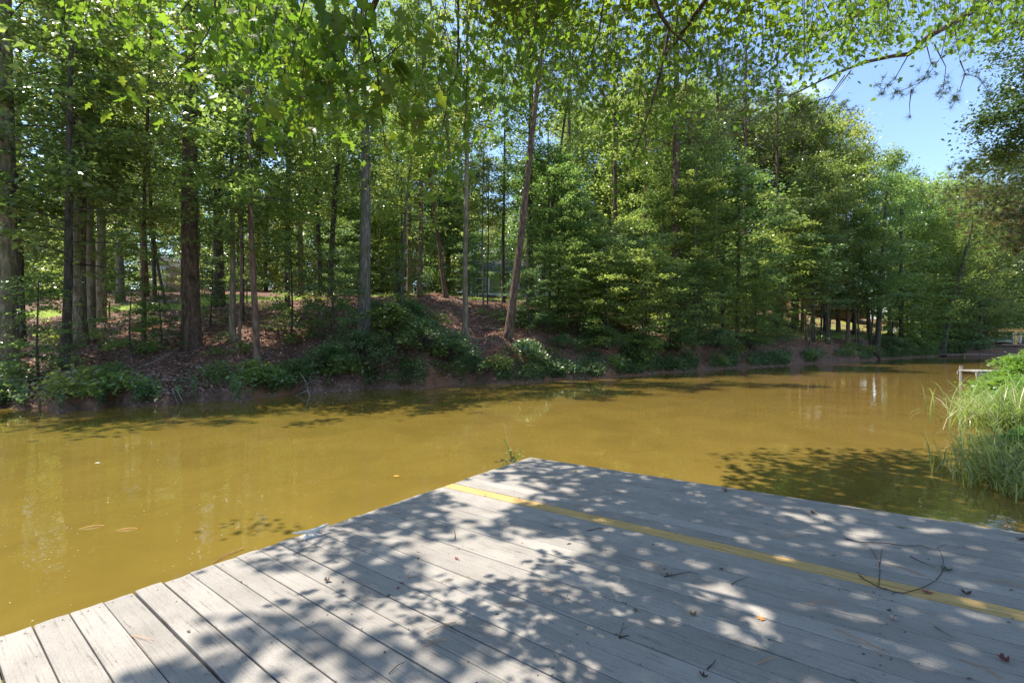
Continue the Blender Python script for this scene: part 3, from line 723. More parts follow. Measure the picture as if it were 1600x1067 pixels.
for i in range(9):
    q = random.Random(i); a = q.uniform(-2.8, -.3); L = q.uniform(.3, .8)
    mbr.tube([st, st+Vector((math.cos(a)*L*.5, -.1-.1*q.random(), .08)), st+Vector((math.cos(a)*L, -.25, -.38))], [.03, .022, .01], 5)
tag(mbr.build('exposed_roots', B_dead, smooth=True), 'pale exposed roots washed out of the left bank above the water', 'roots')
s0 = W(480, 618, 16.6)
stick('dead_branch', [s0+Vector((.2, 0, -.25)), s0+Vector((.05, 0, .1)), s0+Vector((-.1, .1, .5)), s0+Vector((-.3, .1, .8))], .03, B_dead,
      'dead forked branch dipping into the water left of the big shrub', branches=[[s0+Vector((.05, 0, .1)), s0+Vector((.4, .1, .25)), s0+Vector((.75, .1, -.05))],
      [s0+Vector((0, 0, .2)), s0+Vector((-.4, 0, .0)), s0+Vector((-.7, 0, -.2))], [s0+Vector((-.05, .05, .35)), s0+Vector((.2, .05, .55)), s0+Vector((.5, .05, .5))]])
for (px, Y, lb) in [(738, 24.0, 'grey log lying across the bare slope right of the mottled trunk'), (770, 25.5, 'second log beside the leaning brown trunk')]:
    stick('fallen_log', [onb(px-18, Y+.3), onb(px, Y, .1), onb(px+20, Y-.2)], .06, B_dead, lb, 'log')
MB().tube([(0, 0, -.1), (0, 0, .9)], .05, 6).build('x', B_brown).name = 'wooden_stake'
o = bpy.data.objects['wooden_stake']; o.location = gp(171, 27.5); tag(o, 'short wooden stake standing on the left lawn edge', 'stake')

# ------------------------------------------------------------------ buildings seen through the trees
M_white = flat_mat('white_paint', (.72, .72, .70), .6, .08); M_offw = flat_mat('white_siding', (.36, .38, .4), .7, .1)
M_brn = flat_mat('brown_wood', (.22, .15, .10), .85, .3, 4); M_roof = flat_mat('grey_shingle', (.10, .095, .09), .9, .3, 12)
M_yel = flat_mat('yellow_green_siding', (.27, .27, .09), .8, .15, 3); M_brick = flat_mat('orange_brown_siding', (.20, .125, .07), .8, .3, 5)
M_glass, _nt, _b = mat('window_glass'); _b.inputs['Base Color'].default_value = (.03, .035, .04, 1); _b.inputs['Roughness'].default_value = .08
M_tan = flat_mat('tan_plywood', (.52, .36, .17), .75, .15, 4); M_timber = flat_mat('yellow_timber', (.62, .40, .14), .7, .2, 3)
M_pink = flat_mat('weathered_red_wood', (.30, .19, .15), .85, .3, 4)

def site(name, px, Y, label, cat, rz=0, dz=-.1):
    p = gp(px, Y); p.z += dz; r = empty(name, p, (0, 0, rz)); tag(r, label, cat); return r
# white shed with a lean-to of brown slats
r = site('shed', 250, 46, 'white gabled shed half hidden behind the trunks at left', 'shed')
MB().box((0, 1.5, 1.3), (2.3, 3, 2.6)).build('wall', M_offw, r)
MB().poly([(-1.2, -.1, 2.55), (1.2, -.1, 2.55), (0, -.1, 3.5)]).poly([(-1.2, 3.1, 2.55), (0, 3.1, 3.5), (1.2, 3.1, 2.55)]).poly([(-1.35, -.25, 2.45), (0, -.25, 3.58), (0, 3.2, 3.58), (-1.35, 3.2, 2.45)]).poly([(1.35, -.25, 2.45), (1.35, 3.2, 2.45), (0, 3.2, 3.58), (0, -.25, 3.58)]).build('roof', M_roof, r)
MB().box((.1, -.3, .9), (.2, .14, 1.9)).build('post', M_tan, r); MB().box((-1.15, -.05, 1.25), (.1, .14, 2.5)).build('corner_post', M_brn, r)
r = site('slatted_fence', 279, 45, 'brown horizontal slatted fence between the white shed and the massive pine', 'fence')
for i in range(8): MB().box((0, 0, .2+i*.3), (2.5, .05, .24)).build('slat', M_brn, r)
for x in (-1.2, 1.2): MB().box((x, .06, 1.2), (.12, .1, 2.6)).build('post', M_brn, r)
# yellow green house
r = site('house', 822, 57, 'yellow green house with white trim glimpsed behind the middle trunks', 'house')
MB().box((0, 3, 1.5), (13.5, 6, 3.2)).build('wall', M_yel, r)
MB().poly([(-7.4, -.8, 3.0), (7.4, -.8, 3.0), (7.4, 3, 5.0), (-7.4, 3, 5.0)]).poly([(-7.4, 3, 5.0), (7.4, 3, 5.0), (7.4, 6.8, 3.0), (-7.4, 6.8, 3.0)]).build('roof', M_roof, r)
for x in (-6.7, -4.6, -1.9, 1.5, 4.4): MB().box((x, -.55, 1.45), (.26, .2, 3.0)).build('porch_post', M_white, r)
MB().box((0, -.5, 2.9), (13.6, .18, .22)).build('porch_beam', M_white, r); MB().box((0, -.7, .1), (13.6, 1.4, .25)).build('porch_floor', M_white, r)
for x in (-5.6, -.3, 3): 
    w = MB().box((x, -.02, 1.5), (1.3, .08, 1.5)).build('window_frame', M_white, r); MB().box((x, -.075, 1.5), (1.05, .04, 1.25)).build('pane', M_glass, w)
# brown cabin
r = site('cabin', 1303, 84, 'orange brown cabin with grey roof behind the trunks at right', 'cabin')
MB().box((0, 3, 2.4), (12, 6, 4.8)).build('wall', M_brick, r)
MB().poly([(-6.8, -1, 4.4), (6.8, -1, 4.4), (6.8, 3, 7.0), (-6.8, 3, 7.0)]).poly([(-6.8, 3, 7.0), (6.8, 3, 7.0), (6.8, 7, 4.4), (-6.8, 7, 4.4)]).build('roof', M_roof, r)
for x in (-3.6, -1.5, 1.9): 
    w = MB().box((x, -.03, 3.2), (1.3, .08, 1.5)).build('window_frame', M_white, r); MB().box((x, -.085, 3.2), (1.0, .04, 1.2)).build('pane', M_glass, w)
MB().box((0, -.6, 1.7), (12, 1.2, .2)).build('balcony_floor', M_brn, r)
for i in range(9): MB().box((-6+i*1.5, -1.15, 1.2 if i % 2 else 1.2), (.16, .16, 2.6)).build('porch_post', M_brn, r)
# tan box shed with white chairs
r = site('tool_shed', 1395, 74, 'small tan box shed standing on the lawn between black trunks', 'shed')
MB().box((0, .6, .95), (1.5, 1.3, 1.9)).build('wall', M_tan, r); MB().box((0, .6, 1.98), (1.8, 1.6, .14)).build('roof', M_roof, r); MB().box((.1, -.07, .85), (.7, .05, 1.5)).build('door', M_tan, r)
def chair(px, Y, rz, lb):
    r = site('lawn_chair', px, Y, lb, 'chair', rz, 0)
    MB().box((0, 0, .36), (.55, .55, .06)).build('seat', M_white, r)
    MB().box((0, .28, .72), (.55, .06, .72), Matrix.Rotation(-.2, 3, 'X')).build('backrest', M_white, r)
    for x in (-.27, .27):
        MB().box((x, 0, .56), (.09, .6, .04)).build('armrest', M_white, r)
        for y in (-.25, .25): MB().box((x, y, .27), (.06, .06, .56)).build('leg', M_white, r)
chair(1389, 72.4, .5, 'left white lawn chair in front of the tan box shed'); chair(1400, 72.6, -.4, 'right white lawn chair in front of the tan box shed')
# timber pavilion and the small boat under it
r = site('pavilion', 1590, 72, 'yellow timber pavilion post and beam at the far right shore', 'pavilion')
zb = r.location.z; top = HC+16*72/F-zb
for x, y in ((-.5, 0), (4.2, 0), (-.5, 4), (4.2, 4)): MB().box((x, y, top/2), (.42, .42, top)).build('post', M_timber, r)
MB().box((1.0, 0, top+.14), (8.4, .3, .28)).build('beam', M_timber, r); MB().box((1.0, 4, top+.14), (8.4, .3, .28)).build('beam', M_timber, r)
for i in range(12): MB().box((-3+i*.72, 2, top+.36), (.1, 5.4, .16)).build('rafter', M_timber, r)
MB().box((.5, 1.6, .12), (8, 5.2, .2)).build('floor', M_pink, r)
for x in (-.98, .12): MB().tube([(x, -.28, top*.9), (x+.05*(1 if x > 0 else -1), -.3, top*.6), (x, -.28, .4)], .09, 8).build('curtain', M_white, r)
r = site('boat', 1562, 74, 'upturned white rowing boat lying left of the timber pavilion', 'boat', .1, .1)
mb = MB(); prof = []
for k in range(7):
    t = k/6; w = .62*math.sin(math.pi*(.08+.84*t))**.6; hgt = .55*math.sin(math.pi*(.1+.8*t))**.5; x = -2+4*t
    prof.append([(x, -w, 0), (x, -w*.8, hgt*.7), (x, 0, hgt), (x, w*.8, hgt*.7), (x, w, 0)])
for k in range(6):
    for j in range(4): mb.poly([prof[k][j], prof[k+1][j], prof[k+1][j+1], prof[k][j+1]])
for q in (0, 6): mb.poly(prof[q])
mb.build('hull', M_white, r); MB().box((0, 0, .58), (3.2, .05, .08)).build('keel', M_brn, r)
# low bulkhead of weathered boards at the creek mouth
r = empty('bulkhead', W(1496, 563, 62)); r.location.z = 0; tag(r, 'weathered reddish board landing at the mouth of the dark creek', 'landing')
for i in range(7): MB().box((0, -.9+i*.3, .22), (9.5, .27, .06)).build('plank', M_pink, r)
for i in range(5): MB().tube([(-4.5+i*2.2, -1.0, -.4), (-4.5+i*2.2, -1.0, .3)], .08, 6).build('post', M_brn, r)
# small grey jetty on the right bank
pj = W(1529, 579, 20); r = empty('jetty', (pj.x, pj.y, 0), (0, 0, -.12)); tag(r, 'small grey board jetty poking out of the bushes on the right bank', 'jetty')
M_jet = flat_mat('grey_weathered_board', (.27, .25, .22), .85, .3, 6)
for i in range(9): MB().box((-.35+i*.15, 0, .68), (.14, 1.0, .05)).build('plank', M_jet, r)
for s in (-.47, .47): MB().box((.25, s, .57), (1.45, .05, .14)).build('joist', M_jet, r)
for x, y in ((-.36, -.42), (-.36, .42), (.8, -.42)): MB().tube([(x, y, -.4), (x, y, .86 if y > 0 else .62)], .07, 8).build('post', M_jet, r)
# dark wooden feeder box on posts in the wood
p = gp(375, 27); r = empty('bird_feeder', p); tag(r, 'dark wooden table feeder standing among the trunks right of the massive pine', 'feeder')
zt = HC+95*27/F-p.z
MB().box((0, 0, zt), (1.5, .5, .14)).build('tray', M_frame, r); MB().box((0, 0, zt+.32), (.9, .4, .05)).build('roof', M_frame, r)
for x in (-.4, .4): MB().tube([(x, 0, -.1), (x, 0, zt+.3)], .04, 6).build('post', M_frame, r)

# ------------------------------------------------------------------ right bank: bushes, sedge, tree
def place_shrub(x, y, z, s, k, lb, sz=None):
    r = empty('shrub', (x, y, z)); tag(r, lb, 'shrub'); rz = (x*13+y) % 6
    obj('stems', SHRUB[k][1], r, rot=(0, 0, rz), scale=(s, s, sz or s)); obj('foliage', SHRUB[k][0], r, rot=(0, 0, rz), scale=(s, s, sz or s))
M_bankleaf = leaf_mat('bank_leaf', (.07, .15, .03), (.13, .24, .05), (2.4, 2.4, 1.2), .42, .42, .45)
SHRUB.append(shrub(83, 1.1, 1.0, 55, .10, M_bankleaf)); SHRUB.append(shrub(84, 1.1, 1.1, 60, .085, M_bankleaf))
for (px, Y, s, k, lb, z) in [
  (1585, 11.5, .85, 3, 'bright leafy shrub at the right bank just behind the pale sedge', .25),
  (1556, 13.2, .62, 4, 'darker shrub dipping to the water at the right bank', .1),
  (1608, 13.8, 1.1, 4, 'tall bright shrub at the right edge of the picture', .3),
  (1598, 16.5, .75, 3, 'shrub below the small grey jetty', .3),
  (1612, 20.5, 1.0, 4, 'shrub beside the small grey jetty', .5),
  (1655, 10.0, .9, 3, 'shrub just outside the right edge beyond the sedge', .4)]:
    place_shrub((px-800)/F*Y, Y, z, s, k, lb)
def sedge(name, px, Y, z, n, L, label, seed, spread=.35, lean=(-.28, -.1)):
    rs = np.random.RandomState(seed); V = []; Fc = []; K = 6
    base = Vector(((px-800)/F*Y, Y, z))
    for i in range(n):
        b = rs.normal(0, spread, 2); az = rs.uniform(0, 2*np.pi); l = L*rs.uniform(.5, 1.15); arch = rs.uniform(.35, 1.5)
        dx, dy = math.cos(az)+lean[0], math.sin(az)+lean[1]; m_ = math.hypot(dx, dy)+.01; dx, dy = dx/m_, dy/m_
        w = rs.uniform(.005, .014); th = math.pi/2-rs.uniform(0, .5); x, y, zz = b[0], b[1], 0.0; i0 = len(V)
        for k in range(K):
            ww = w*(1-(k/(K-1))**2*.95); V.append((x-dy*ww, y+dx*ww, zz)); V.append((x+dy*ww, y-dx*ww, zz))
            st_ = l/(K-1); x += dx*math.cos(th)*st_; y += dy*math.cos(th)*st_; zz += math.sin(th)*st_; th -= arch*.38
        for k in range(K-1): Fc.append((i0+2*k, i0+2*k+1, i0+2*k+3, i0+2*k+2))
    o = obj(name, mesh_np(name, V, Fc, 4, M_sedge), loc=base); tag(o, label, 'sedge'); return o
sedge('sedge_clump', 1612, 8.6, .25, 1100, .9, 'bright pale green sedge clump nearest the deck on the right bank', 1, .42)
sedge('sedge_clump', 1600, 10.2, .2, 1100, .9, 'pale lime sedge clump in front of the bright leafy shrub', 2, .42)
sedge('sedge_clump', 1600, 7.5, .05, 420, .75, 'thin sedge hanging over the water by the right end of the deck', 3, .4, (-.7, -.1))
sedge('sedge_clump', 1628, 5.9, .02, 420, .5, 'low sedge clump touching the far right end of the deck edge', 11, .3)
place_shrub((1632-800)/F*7.3, 7.3, .1, .5, 3, 'small bright shrub low over the water just behind the right end of the deck')
sedge('sedge_clump', 1655, 8.8, .35, 1100, 1.1, 'tall sedge clump at the right edge of the picture', 4, .5)
sedge('sedge_clump', 1622, 6.5, .05, 700, .7, 'sedge clump behind the right corner of the deck', 5, .4)
sedge('sedge_clump', 1620, 11.6, .3, 900, 1.1, 'sedge clump rising between the bright shrubs', 6, .45)
M_rust2 = leaf_mat('straw_blade', (.38, .32, .17), (.5, .44, .26), (1, 1, 1), .2)
M_rust = leaf_mat('rusty_blade', (.25, .11, .04), (.38, .2, .09), (1, 1, 1), .2)
so_ = sedge('dry_grass', 1590, 8.4, .03, 90, .55, 'rusty dry grass blades lying over the water at the right bank', 7, .3, (-1.2, 0)); so_.data.materials[0] = M_rust; so_['category'] = 'dry grass'
so_ = sedge('dry_grass', 1606, 8.9, .25, 170, .95, 'straw coloured dead blades mixed into the pale sedge', 8, .5); so_.data.materials[0] = M_rust2; so_['category'] = 'dry grass'

M_oak = leaf_mat('oak_leaf', (.03, .06, .015), (.07, .12, .03), (1.8, 1.8, 1.0), .25, .4, .5)
# leaning bank tree and pine at the right edge (foliage against the sky)
def branch_tree(name, base, path, r0, bark, label, cat): 
    r = empty(name, base); tag(r, label, cat); b = Vector(base)
    q = [Vector(p)-b for p in path]; n_ = len(q)
    MB().tube(q, [r0*(1-.7*i/(n_-1)) for i in range(n_)], 10).build('trunk', bark, r, smooth=True); return r, b
def sprig_leaves(rs, pts, n, spread, hang=.3):
    """points scattered along a polyline"""
    pts = np.array([tuple(p) for p in pts]); seg = np.linalg.norm(np.diff(pts, axis=0), axis=1); cum = np.r_[0, np.cumsum(seg)]
    s = rs.uniform(.1, 1.02, n)**.8*cum[-1]; P = np.stack([np.interp(s, cum, pts[:, i]) for i in range(3)], -1)
    P += rs.normal(0, spread, (n, 3)); P[:, 2] -= np.abs(rs.normal(0, spread*hang, n)); return P
ax = W(1760, 0, 14).x
r, b = branch_tree('bank_oak', (ax, 15, .8), [(ax, 15, .6), (ax-.1, 15, 4), (ax-.4, 14.8, 8), (ax-.8, 14.5, 13)], .28, B_dark, 'dark leafy tree reaching in from the right edge against the sky', 'tree')
rs = np.random.RandomState(9); P = []; mb = MB()
for (px, py, px2, py2, n) in [(1700, 60, 1560, 40, 260), (1690, 110, 1545, 95, 300), (1700, 150, 1560, 150, 420), (1690, 190, 1530, 185, 420), (1690, 170, 1505, 205, 350), (1700, 230, 1530, 245, 500), (1700, 240, 1515, 262, 420), (1700, 270, 1560, 270, 500), (1690, 130, 1590, 100, 300), (1700, 200, 1570, 215, 500), (1690, 20, 1600, 10, 200), (1700, 300, 1570, 300, 300)]:
    Y = 13.5+rs.uniform(-1, 1.5); a, c = W(px+60, py-25, Y+.6), W(px2, py2, Y); mid = (a+c)/2+Vector((0, 0, .25)); pts = [a-b, mid-b, c-b]
    mb.tube(pts, [.05, .028, .006], 5, False); P.append(sprig_leaves(rs, pts, int(n*2.6), .26))
    for j in range(5):
        t = rs.uniform(.3, .95); s0 = (a.lerp(mid, t*2) if t < .5 else mid.lerp(c, t*2-1))-b; e = s0+Vector((rs.uniform(-.9, .1), rs.uniform(-.4, .4), rs.uniform(-.45, .3)))
        mb.tube([s0, s0.lerp(e, .5)+Vector((0, 0, .05)), e], [.012, .008, .004], 4, False); P.append(sprig_leaves(rs, [s0, e], 90, .1))
obj('crown', leaf_mesh('crown', rs, np.concatenate(P), .10, M_oak, tilt=.7, aspect=.55), r); mb.build('limbs', B_dark, r)

def needles(rs, C, D, per, L, w, m, name, spreadd=.75):
    """needle tufts at C with headings D"""
    out = []
    for c, d in zip(C, D):
        v = rs.normal(0, spreadd, (per, 3))+np.array(d); v /= np.linalg.norm(v, axis=1, keepdims=True)
        sd = np.cross(v, rs.normal(0, 1, (per, 3))); sd /= np.linalg.norm(sd, axis=1, keepdims=True)
        l = L*rs.uniform(.7, 1.1, (per, 1)); o_ = c+rs.normal(0, .012, (per, 3)); out.append(np.stack([o_-sd*w, o_+sd*w, o_+v*l], 1).reshape(-1, 3))
    V = np.concatenate(out); return mesh_np(name, V, np.arange(len(V)), 3, m)
ax = W(1740, 0, 20).x
r, b = branch_tree('bank_pine', (ax, 21, 1.0), [(ax, 21, .8), (ax, 21, 5), (ax-.1, 21, 10), (ax-.2, 21, 16)], .24, B_pine, 'pine with light olive and browned needles at the right edge below the sky', 'pine')
rs = np.random.RandomState(19); C1 = []; D1 = []; C2 = []; D2 = []; mb = MB()
for i in range(54):
    py = rs.uniform(248, 400); x2 = 1600-rs.uniform(0, 1)*np.interp(py, [250, 280, 330, 380, 400], [125, 150, 130, 60, 20]); Y = rs.uniform(18.5, 22)
    a, c = W(1740, py-15+rs.uniform(-20, 20), 21), W(x2, py, Y); pts = [a-b, (a+c)/2-b+Vector((0, 0, .1)), c-b]; mb.tube(pts, [.045, .025, .008], 4, False)
    for j in range(38):
        t = rs.uniform(.25, 1.0); p = np.array(tuple(a.lerp(c, t)-b))+rs.normal(0, .22, 3); dd = np.array(tuple((c-a).normalized()))*.6+np.array([0, 0, .35])
        if rs.random() < .24: C2.append(p); D2.append(dd)
        else: C1.append(p); D1.append(dd)
obj('crown', needles(rs, C1, D1, 36, .23, .007, M_needle, 'crown'), r); tag(obj('browned_needles', needles(rs, C2, D2, 34, .22, .006, M_dryneedle, 'browned_needles'), r), 'browned dry needle tufts'); mb.build('limbs', B_pine, r)

# ------------------------------------------------------------------ pine boughs across the sky (tree stands right of the deck)
r, b = branch_tree('shore_pine', (9.6, 2.5, .5), [(9.6, 2.5, .3), (9.6, 2.7, 3), (9.4, 3.2, 6), (9.2, 3.6, 9), (9.2, 3.8, 13)], .26, B_pine, 'pine beside the deck whose gnarled boughs cross the sky at upper right', 'pine')
start = Vector((9.4, 3.3, 7.0))
boughs = [([(1575, -30), (1540, 5), (1492, 35), (1450, 58), (1420, 85), (1395, 88), (1350, 98), (1300, 118), (1235, 150)], 9.0, .075),
          ([(1440, -30), (1375, 8), (1330, 28), (1292, 48), (1250, 65), (1215, 100), (1185, 125)], 9.6, .07)]
rs = np.random.RandomState(29); C1 = []; D1 = []
for pl, Y, r0 in boughs:
    pts = [start-b]+[W(px, py, Y-.12*i)-b for i, (px, py) in enumerate(pl)]
    n_ = len(pts); MB().tube(pts, [r0*1.3]+[r0*(1-.85*i/(n_-1)) for i in range(1, n_)], 8).build('bough', B_pine, r, smooth=True)
tw = MB()
for pl, Y in [([(1445, 60), (1455, 100), (1440, 128), (1418, 138), (1390, 148)], 8.8), ([(1480, 45), (1470, 90), (1448, 120), (1415, 150)], 8.8), ([(1500, 95), (1508, 115), (1530, 122), (1545, 145)], 8.9), ([(1508, 115), (1500, 140), (1488, 158)], 8.9),
              ([(1460, 70), (1478, 105), (1474, 140), (1462, 150)], 8.7), ([(1490, 35), (1500, 95)], 8.9), ([(1420, 85), (1400, 120), (1380, 140), (1370, 135)], 8.7),
              ([(1330, 110), (1300, 150), (1280, 190), (1255, 212)], 9.2), ([(1424, 140), (1421, 165), (1422, 184)], 8.8), ([(1320, 118), (1290, 160), (1262, 200)], 9.4), ([(1300, 150), (1260, 165), (1230, 200)], 9.4), ([(1530, 8), (1560, 60), (1590, 60)], 9)]:
    pts = [W(px, py, Y)-b for px, py in pl]; tw.tube(pts, [.012]+[.006]*(len(pts)-2)+[.003], 5, False)
    thin = pl[0] == (1424, 140)
    for k in range(1 if thin else 9):
        t = 1.0 if thin else rs.uniform(.35, 1); q = t*(len(pts)-1); i = min(len(pts)-2, int(q)); p = pts[i].lerp(pts[i+1], q-i)
        C1.append(np.array(tuple(p))+rs.normal(0, .01 if thin else .07, 3)); D1.append(np.array([rs.normal(0, .4), rs.normal(0, .4), .2 if thin else -.1]))
tw.build('twigs', B_twig, r)
obj('needle_tufts', needles(rs, C1, D1, 26, .13, .0035, M_needle, 'needle_tufts', .8), r)

# ------------------------------------------------------------------ the big maple over the deck
mroot = Vector((5.2, -3.2, .9))
maple = empty('overhanging_maple', mroot); tag(maple, 'maple whose sunlit lobed leaves hang over the deck along the top of the picture', 'tree')
def L_(p): return Vector(p)-mroot
MB().tube([L_(p) for p in [(5.2, -3.2, .5), (5.1, -3.1, 2.5), (4.8, -2.7, 5), (4.2, -2.0, 8), (3.6, -1.2, 11)]], [.34, .27, .23, .19, .13], 12).build('trunk', B_grey, maple, smooth=True)
for q in [[(4.9, -2.9, 4.2), (3.5, -.5, 5.6), (1.2, 2.0, 5.9), (-.6, 3.2, 5.2), (-1.1, 3.6, 4.5)],
          [(4.7, -2.6, 5.2), (4.2, 0, 6.6), (3.4, 3.2, 7.0), (2.6, 5.4, 6.4), (2.1, 6.6, 5.9)],
          [(4.3, -2.1, 7), (2.0, .5, 8.6), (-1.5, 3.5, 9.2), (-4, 6.5, 8.6)],
          [(4.3, -2.1, 7.6), (5.5, 1.5, 9.3), (6.0, 5.5, 9.8), (5.2, 9, 9.2)],
          [(3.8, -1.5, 9), (2.6, 2.0, 10.6), (1.0, 6.0, 10.6), (-.5, 9.5, 9.4)],
          [(4.9, -2.9, 4.6), (2.0, -1.5, 6.4), (-2, 0, 7.2), (-4.5, 1.5, 7)]]:
    MB().tube([L_(p) for p in q], [.12, .09, .06, .035, .02][:len(q)], 8).build('limb', B_twig, maple, smooth=True)
# one lobed leaf (petiole end at the origin, blade along +x)
def maple_leaf_pts():
    half = [(0, 0, 0), (-.06, .13, 0), (.02, .34, -.03), (.16, .30, -.01), (.26, .20, 0), (.40, .48, -.06), (.52, .34, -.03), (.58, .17, 0), (.74, .20, -.03), (1.0, 0, -.10)]
    return half
HALF = np.array(maple_leaf_pts()); MIR = HALF[1:-1][::-1]*[1, -1, 1]
LEAF = np.concatenate([HALF, MIR]); LEAF[:, 2] += .18*np.abs(LEAF[:, 1])   # folded along the midrib
nh = len(HALF); NL = len(LEAF)
LV = np.concatenate([LEAF, [[.45, 0, .0]]]); LF = []
ring = list(range(NL))
for i in range(NL): LF.append((NL, ring[i], ring[(i+1) % NL]))
LF = np.array(LF)
def lobed_np(rs, P, size, tilt=.6, droop=.9):
    n = len(P); az = rs.uniform(0, 2*np.pi, n)
    a = np.stack([np.cos(az), np.sin(az), -droop*rs.uniform(.2, 1.6, n)], -1); a /= np.linalg.norm(a, axis=1, keepdims=True)
    nr = np.stack([rs.normal(0, tilt, n), rs.normal(0, tilt, n), np.ones(n)], -1); nr -= a*(a*nr).sum(1, keepdims=True); nr /= np.linalg.norm(nr, axis=1, keepdims=True)
    b_ = np.cross(nr, a); s = (size*rs.uniform(.65, 1.25, n))[:, None, None]
    V = P[:, None, :]+s*(LV[None, :, :1]*a[:, None]+LV[None, :, 1:2]*b_[:, None]+LV[None, :, 2:]*nr[:, None])
    Fc = (LF[None]+(np.arange(n)*(NL+1))[:, None, None]).reshape(-1)
    return V.reshape(-1, 3), Fc
one_leaf = [mesh_np('leaf', LV*[1, sy, sz], LF.ravel(), 3, M_maple) for sy, sz in ((1, 1), (.85, 2.2), (1.05, -.6))]
single = []   # the largest leaves, one object each
rs = np.random.RandomState(3)
twb = MB()
def twig(pl, Y, r0, nleaf, spread, size, dY=0.0, singles=True):
    pts = [W(px, py, Y+dY*i)-mroot for i, (px, py) in enumerate(pl)]
    n_ = len(pts); MB().tube(pts, [r0*(1-.75*i/(n_-1)) for i in range(n_)], 6).build('twig', B_twig, maple, smooth=True)
    P = sprig_leaves(rs, pts, nleaf, spread, .5)
    for p in P: single.append((p, size))
D3 = 3.0
twig([(568, -60), (571, -10), (572, 40), (583, 85), (590, 112), (593, 150), (598, 190), (601, 228)], D3, .0085, 26,   .09, .12)
for pl, n_ in [([(572, 40), (561, 60), (560, 78), (543, 104), (518, 122), (478, 131)], 20), ([(572, 58), (536, 60), (500, 80), (474, 84)], 20), ([(582, 92), (556, 105), (530, 127), (508, 146)], 18),
           ([(590, 108), (622, 122), (646, 147), (668, 161), (694, 170)], 22), ([(570, -12), (550, 6), (526, 16)], 16), ([(470, 25), (450, 32), (425, 28)], 10), ([(590, 100), (640, 60), (690, 40)], 14),
           ([(518, 122), (480, 150), (430, 160), (410, 175)], 18), ([(508, 146), (470, 175), (450, 190)], 8), ([(596, 165), (630, 190), (640, 215)], 8)]:
    twig(pl, D3+rs.uniform(-.15, .3), .004, n_, .10, .12)
twig([(345, -40), (335, 10), (326, 50), (306, 80), (282, 104), (262, 130), (238, 152)], 3.3, .007, 30, .09, .075)
twig([(262, 130), (222, 130), (182, 136)], 3.3, .004, 16, .08, .085); twig([(326, 50), (350, 90), (360, 130)], 3.4, .004, 18, .10, .085)
rest = 300-len(single)
# mid distance hanging twigs
midP = []; midS = []
def hang(pl, Y, r0, nleaf, spread, size):
    pts = [W(px, py, Y)-mroot for px, py in pl]; n_ = len(pts)
    twb.tube(pts, [r0*(1-.8*i/(n_-1)) for i in range(n_)], 5, False)
    midP.append(sprig_leaves(rs, pts, nleaf, spread, .5)); midS.append(np.full(nleaf, size))
hang([(716, -40), (716, 50), (715, 112), (701, 150), (695, 182), (685, 232), (668, 298)], 5.0, .014, 60, .12, .075)
hang([(717, 60), (722, 122), (729, 165), (722, 232), (720, 292)], 5.1, .009, 50, .12, .075)
hang([(680, -30), (700, 30), (712, 62)], 5.0, .008, 20, .12, .075)
hang([(1005, -50), (1030, 20), (1046, 45), (1038, 82), (1030, 122), (1015, 172), (1000, 216), (984, 256)], 5.6, .030, 60, .14, .075)
hang([(1046, 47), (1070, 66), (1090, 86)], 5.6, .016, 10, .14, .075)
hang([(950, -40), (936, 50), (921, 92), (908, 132)], 6.2, .014, 50, .15, .075); hang([(850, -40), (831, 60), (818, 112)], 6.4, .012, 50, .15, .075)
hang([(1305, -20), (1335, 38), (1356, 72)], 6.8, .012, 30, .15, .075); hang([(150, -20), (115, 20), (100, 52)], 6.0, .010, 60, .16, .07)
hang([(1000, 216), (960, 228), (940, 240)], 5.6, .006, 30, .14, .075); hang([(985, 250), (975, 275)], 5.6, .005, 24, .12, .075)
def env(px): return np.interp(px, [-60, 60, 120, 230, 240, 300, 400, 480, 600, 700, 760, 850, 950, 1020, 1100, 1200, 1300, 1400, 1520, 1570, 1660], [20, 40, 70, 60, 40, 80, 150, 200, 230, 290, 200, 210, 230, 260, 170, 190, 120, 75, 95, 60, 50])
dens_px = np.array([-60, 90, 100, 230, 250, 380, 600, 820, 1300, 1420, 1560, 1660]); dens_v = np.array([.03, .05, .3, .25, .05, .2, .42, .85, .95, .7, .55, .35])
k = 0
while k < 500:
    px = rs.uniform(-60, 1660)
    if rs.random() > np.interp(px, dens_px, dens_v): continue
    k += 1; e = env(px)*rs.uniform(.35, 1.0); y0 = e-rs.uniform(60, 150); Y = rs.uniform(5.5, 9.5) if px > 800 else rs.uniform(4.2, 6.8) if px > 560 else rs.uniform(2.7, 3.7) if px > 240 else rs.uniform(4, 5)
    lean = rs.normal(0, 26)
    hang([(px-lean, y0), (px-lean*.45, (y0+e)/2), (px, e)], Y, .005, int(rs.uniform(12, 26)), .13 if Y > 4 else .09, .072 if Y > 4 else .062)
obj_tw = twb.build('fine_twigs', B_twig, maple); obj_tw['kind'] = 'stuff'
mp_ = np.concatenate(midP)
V, Fc = lobed_np(rs, mp_, .075, .7, .9)
obj('foliage', mesh_np('foliage', V, Fc, 3, M_maple), maple)['kind'] = 'stuff'
rl = random.Random(12)
for i, (p, s) in enumerate(single[:300]):
    az = rl.uniform(0, 6.283); pitch = rl.uniform(.15, 1.25); roll = rl.gauss(0, .55)
    o = obj('leaf', one_leaf[i % 3], maple, loc=tuple(p)); o.rotation_euler = (roll, pitch, az); s_ = s*rl.uniform(.7, 1.3); o.scale = (s_,)*3

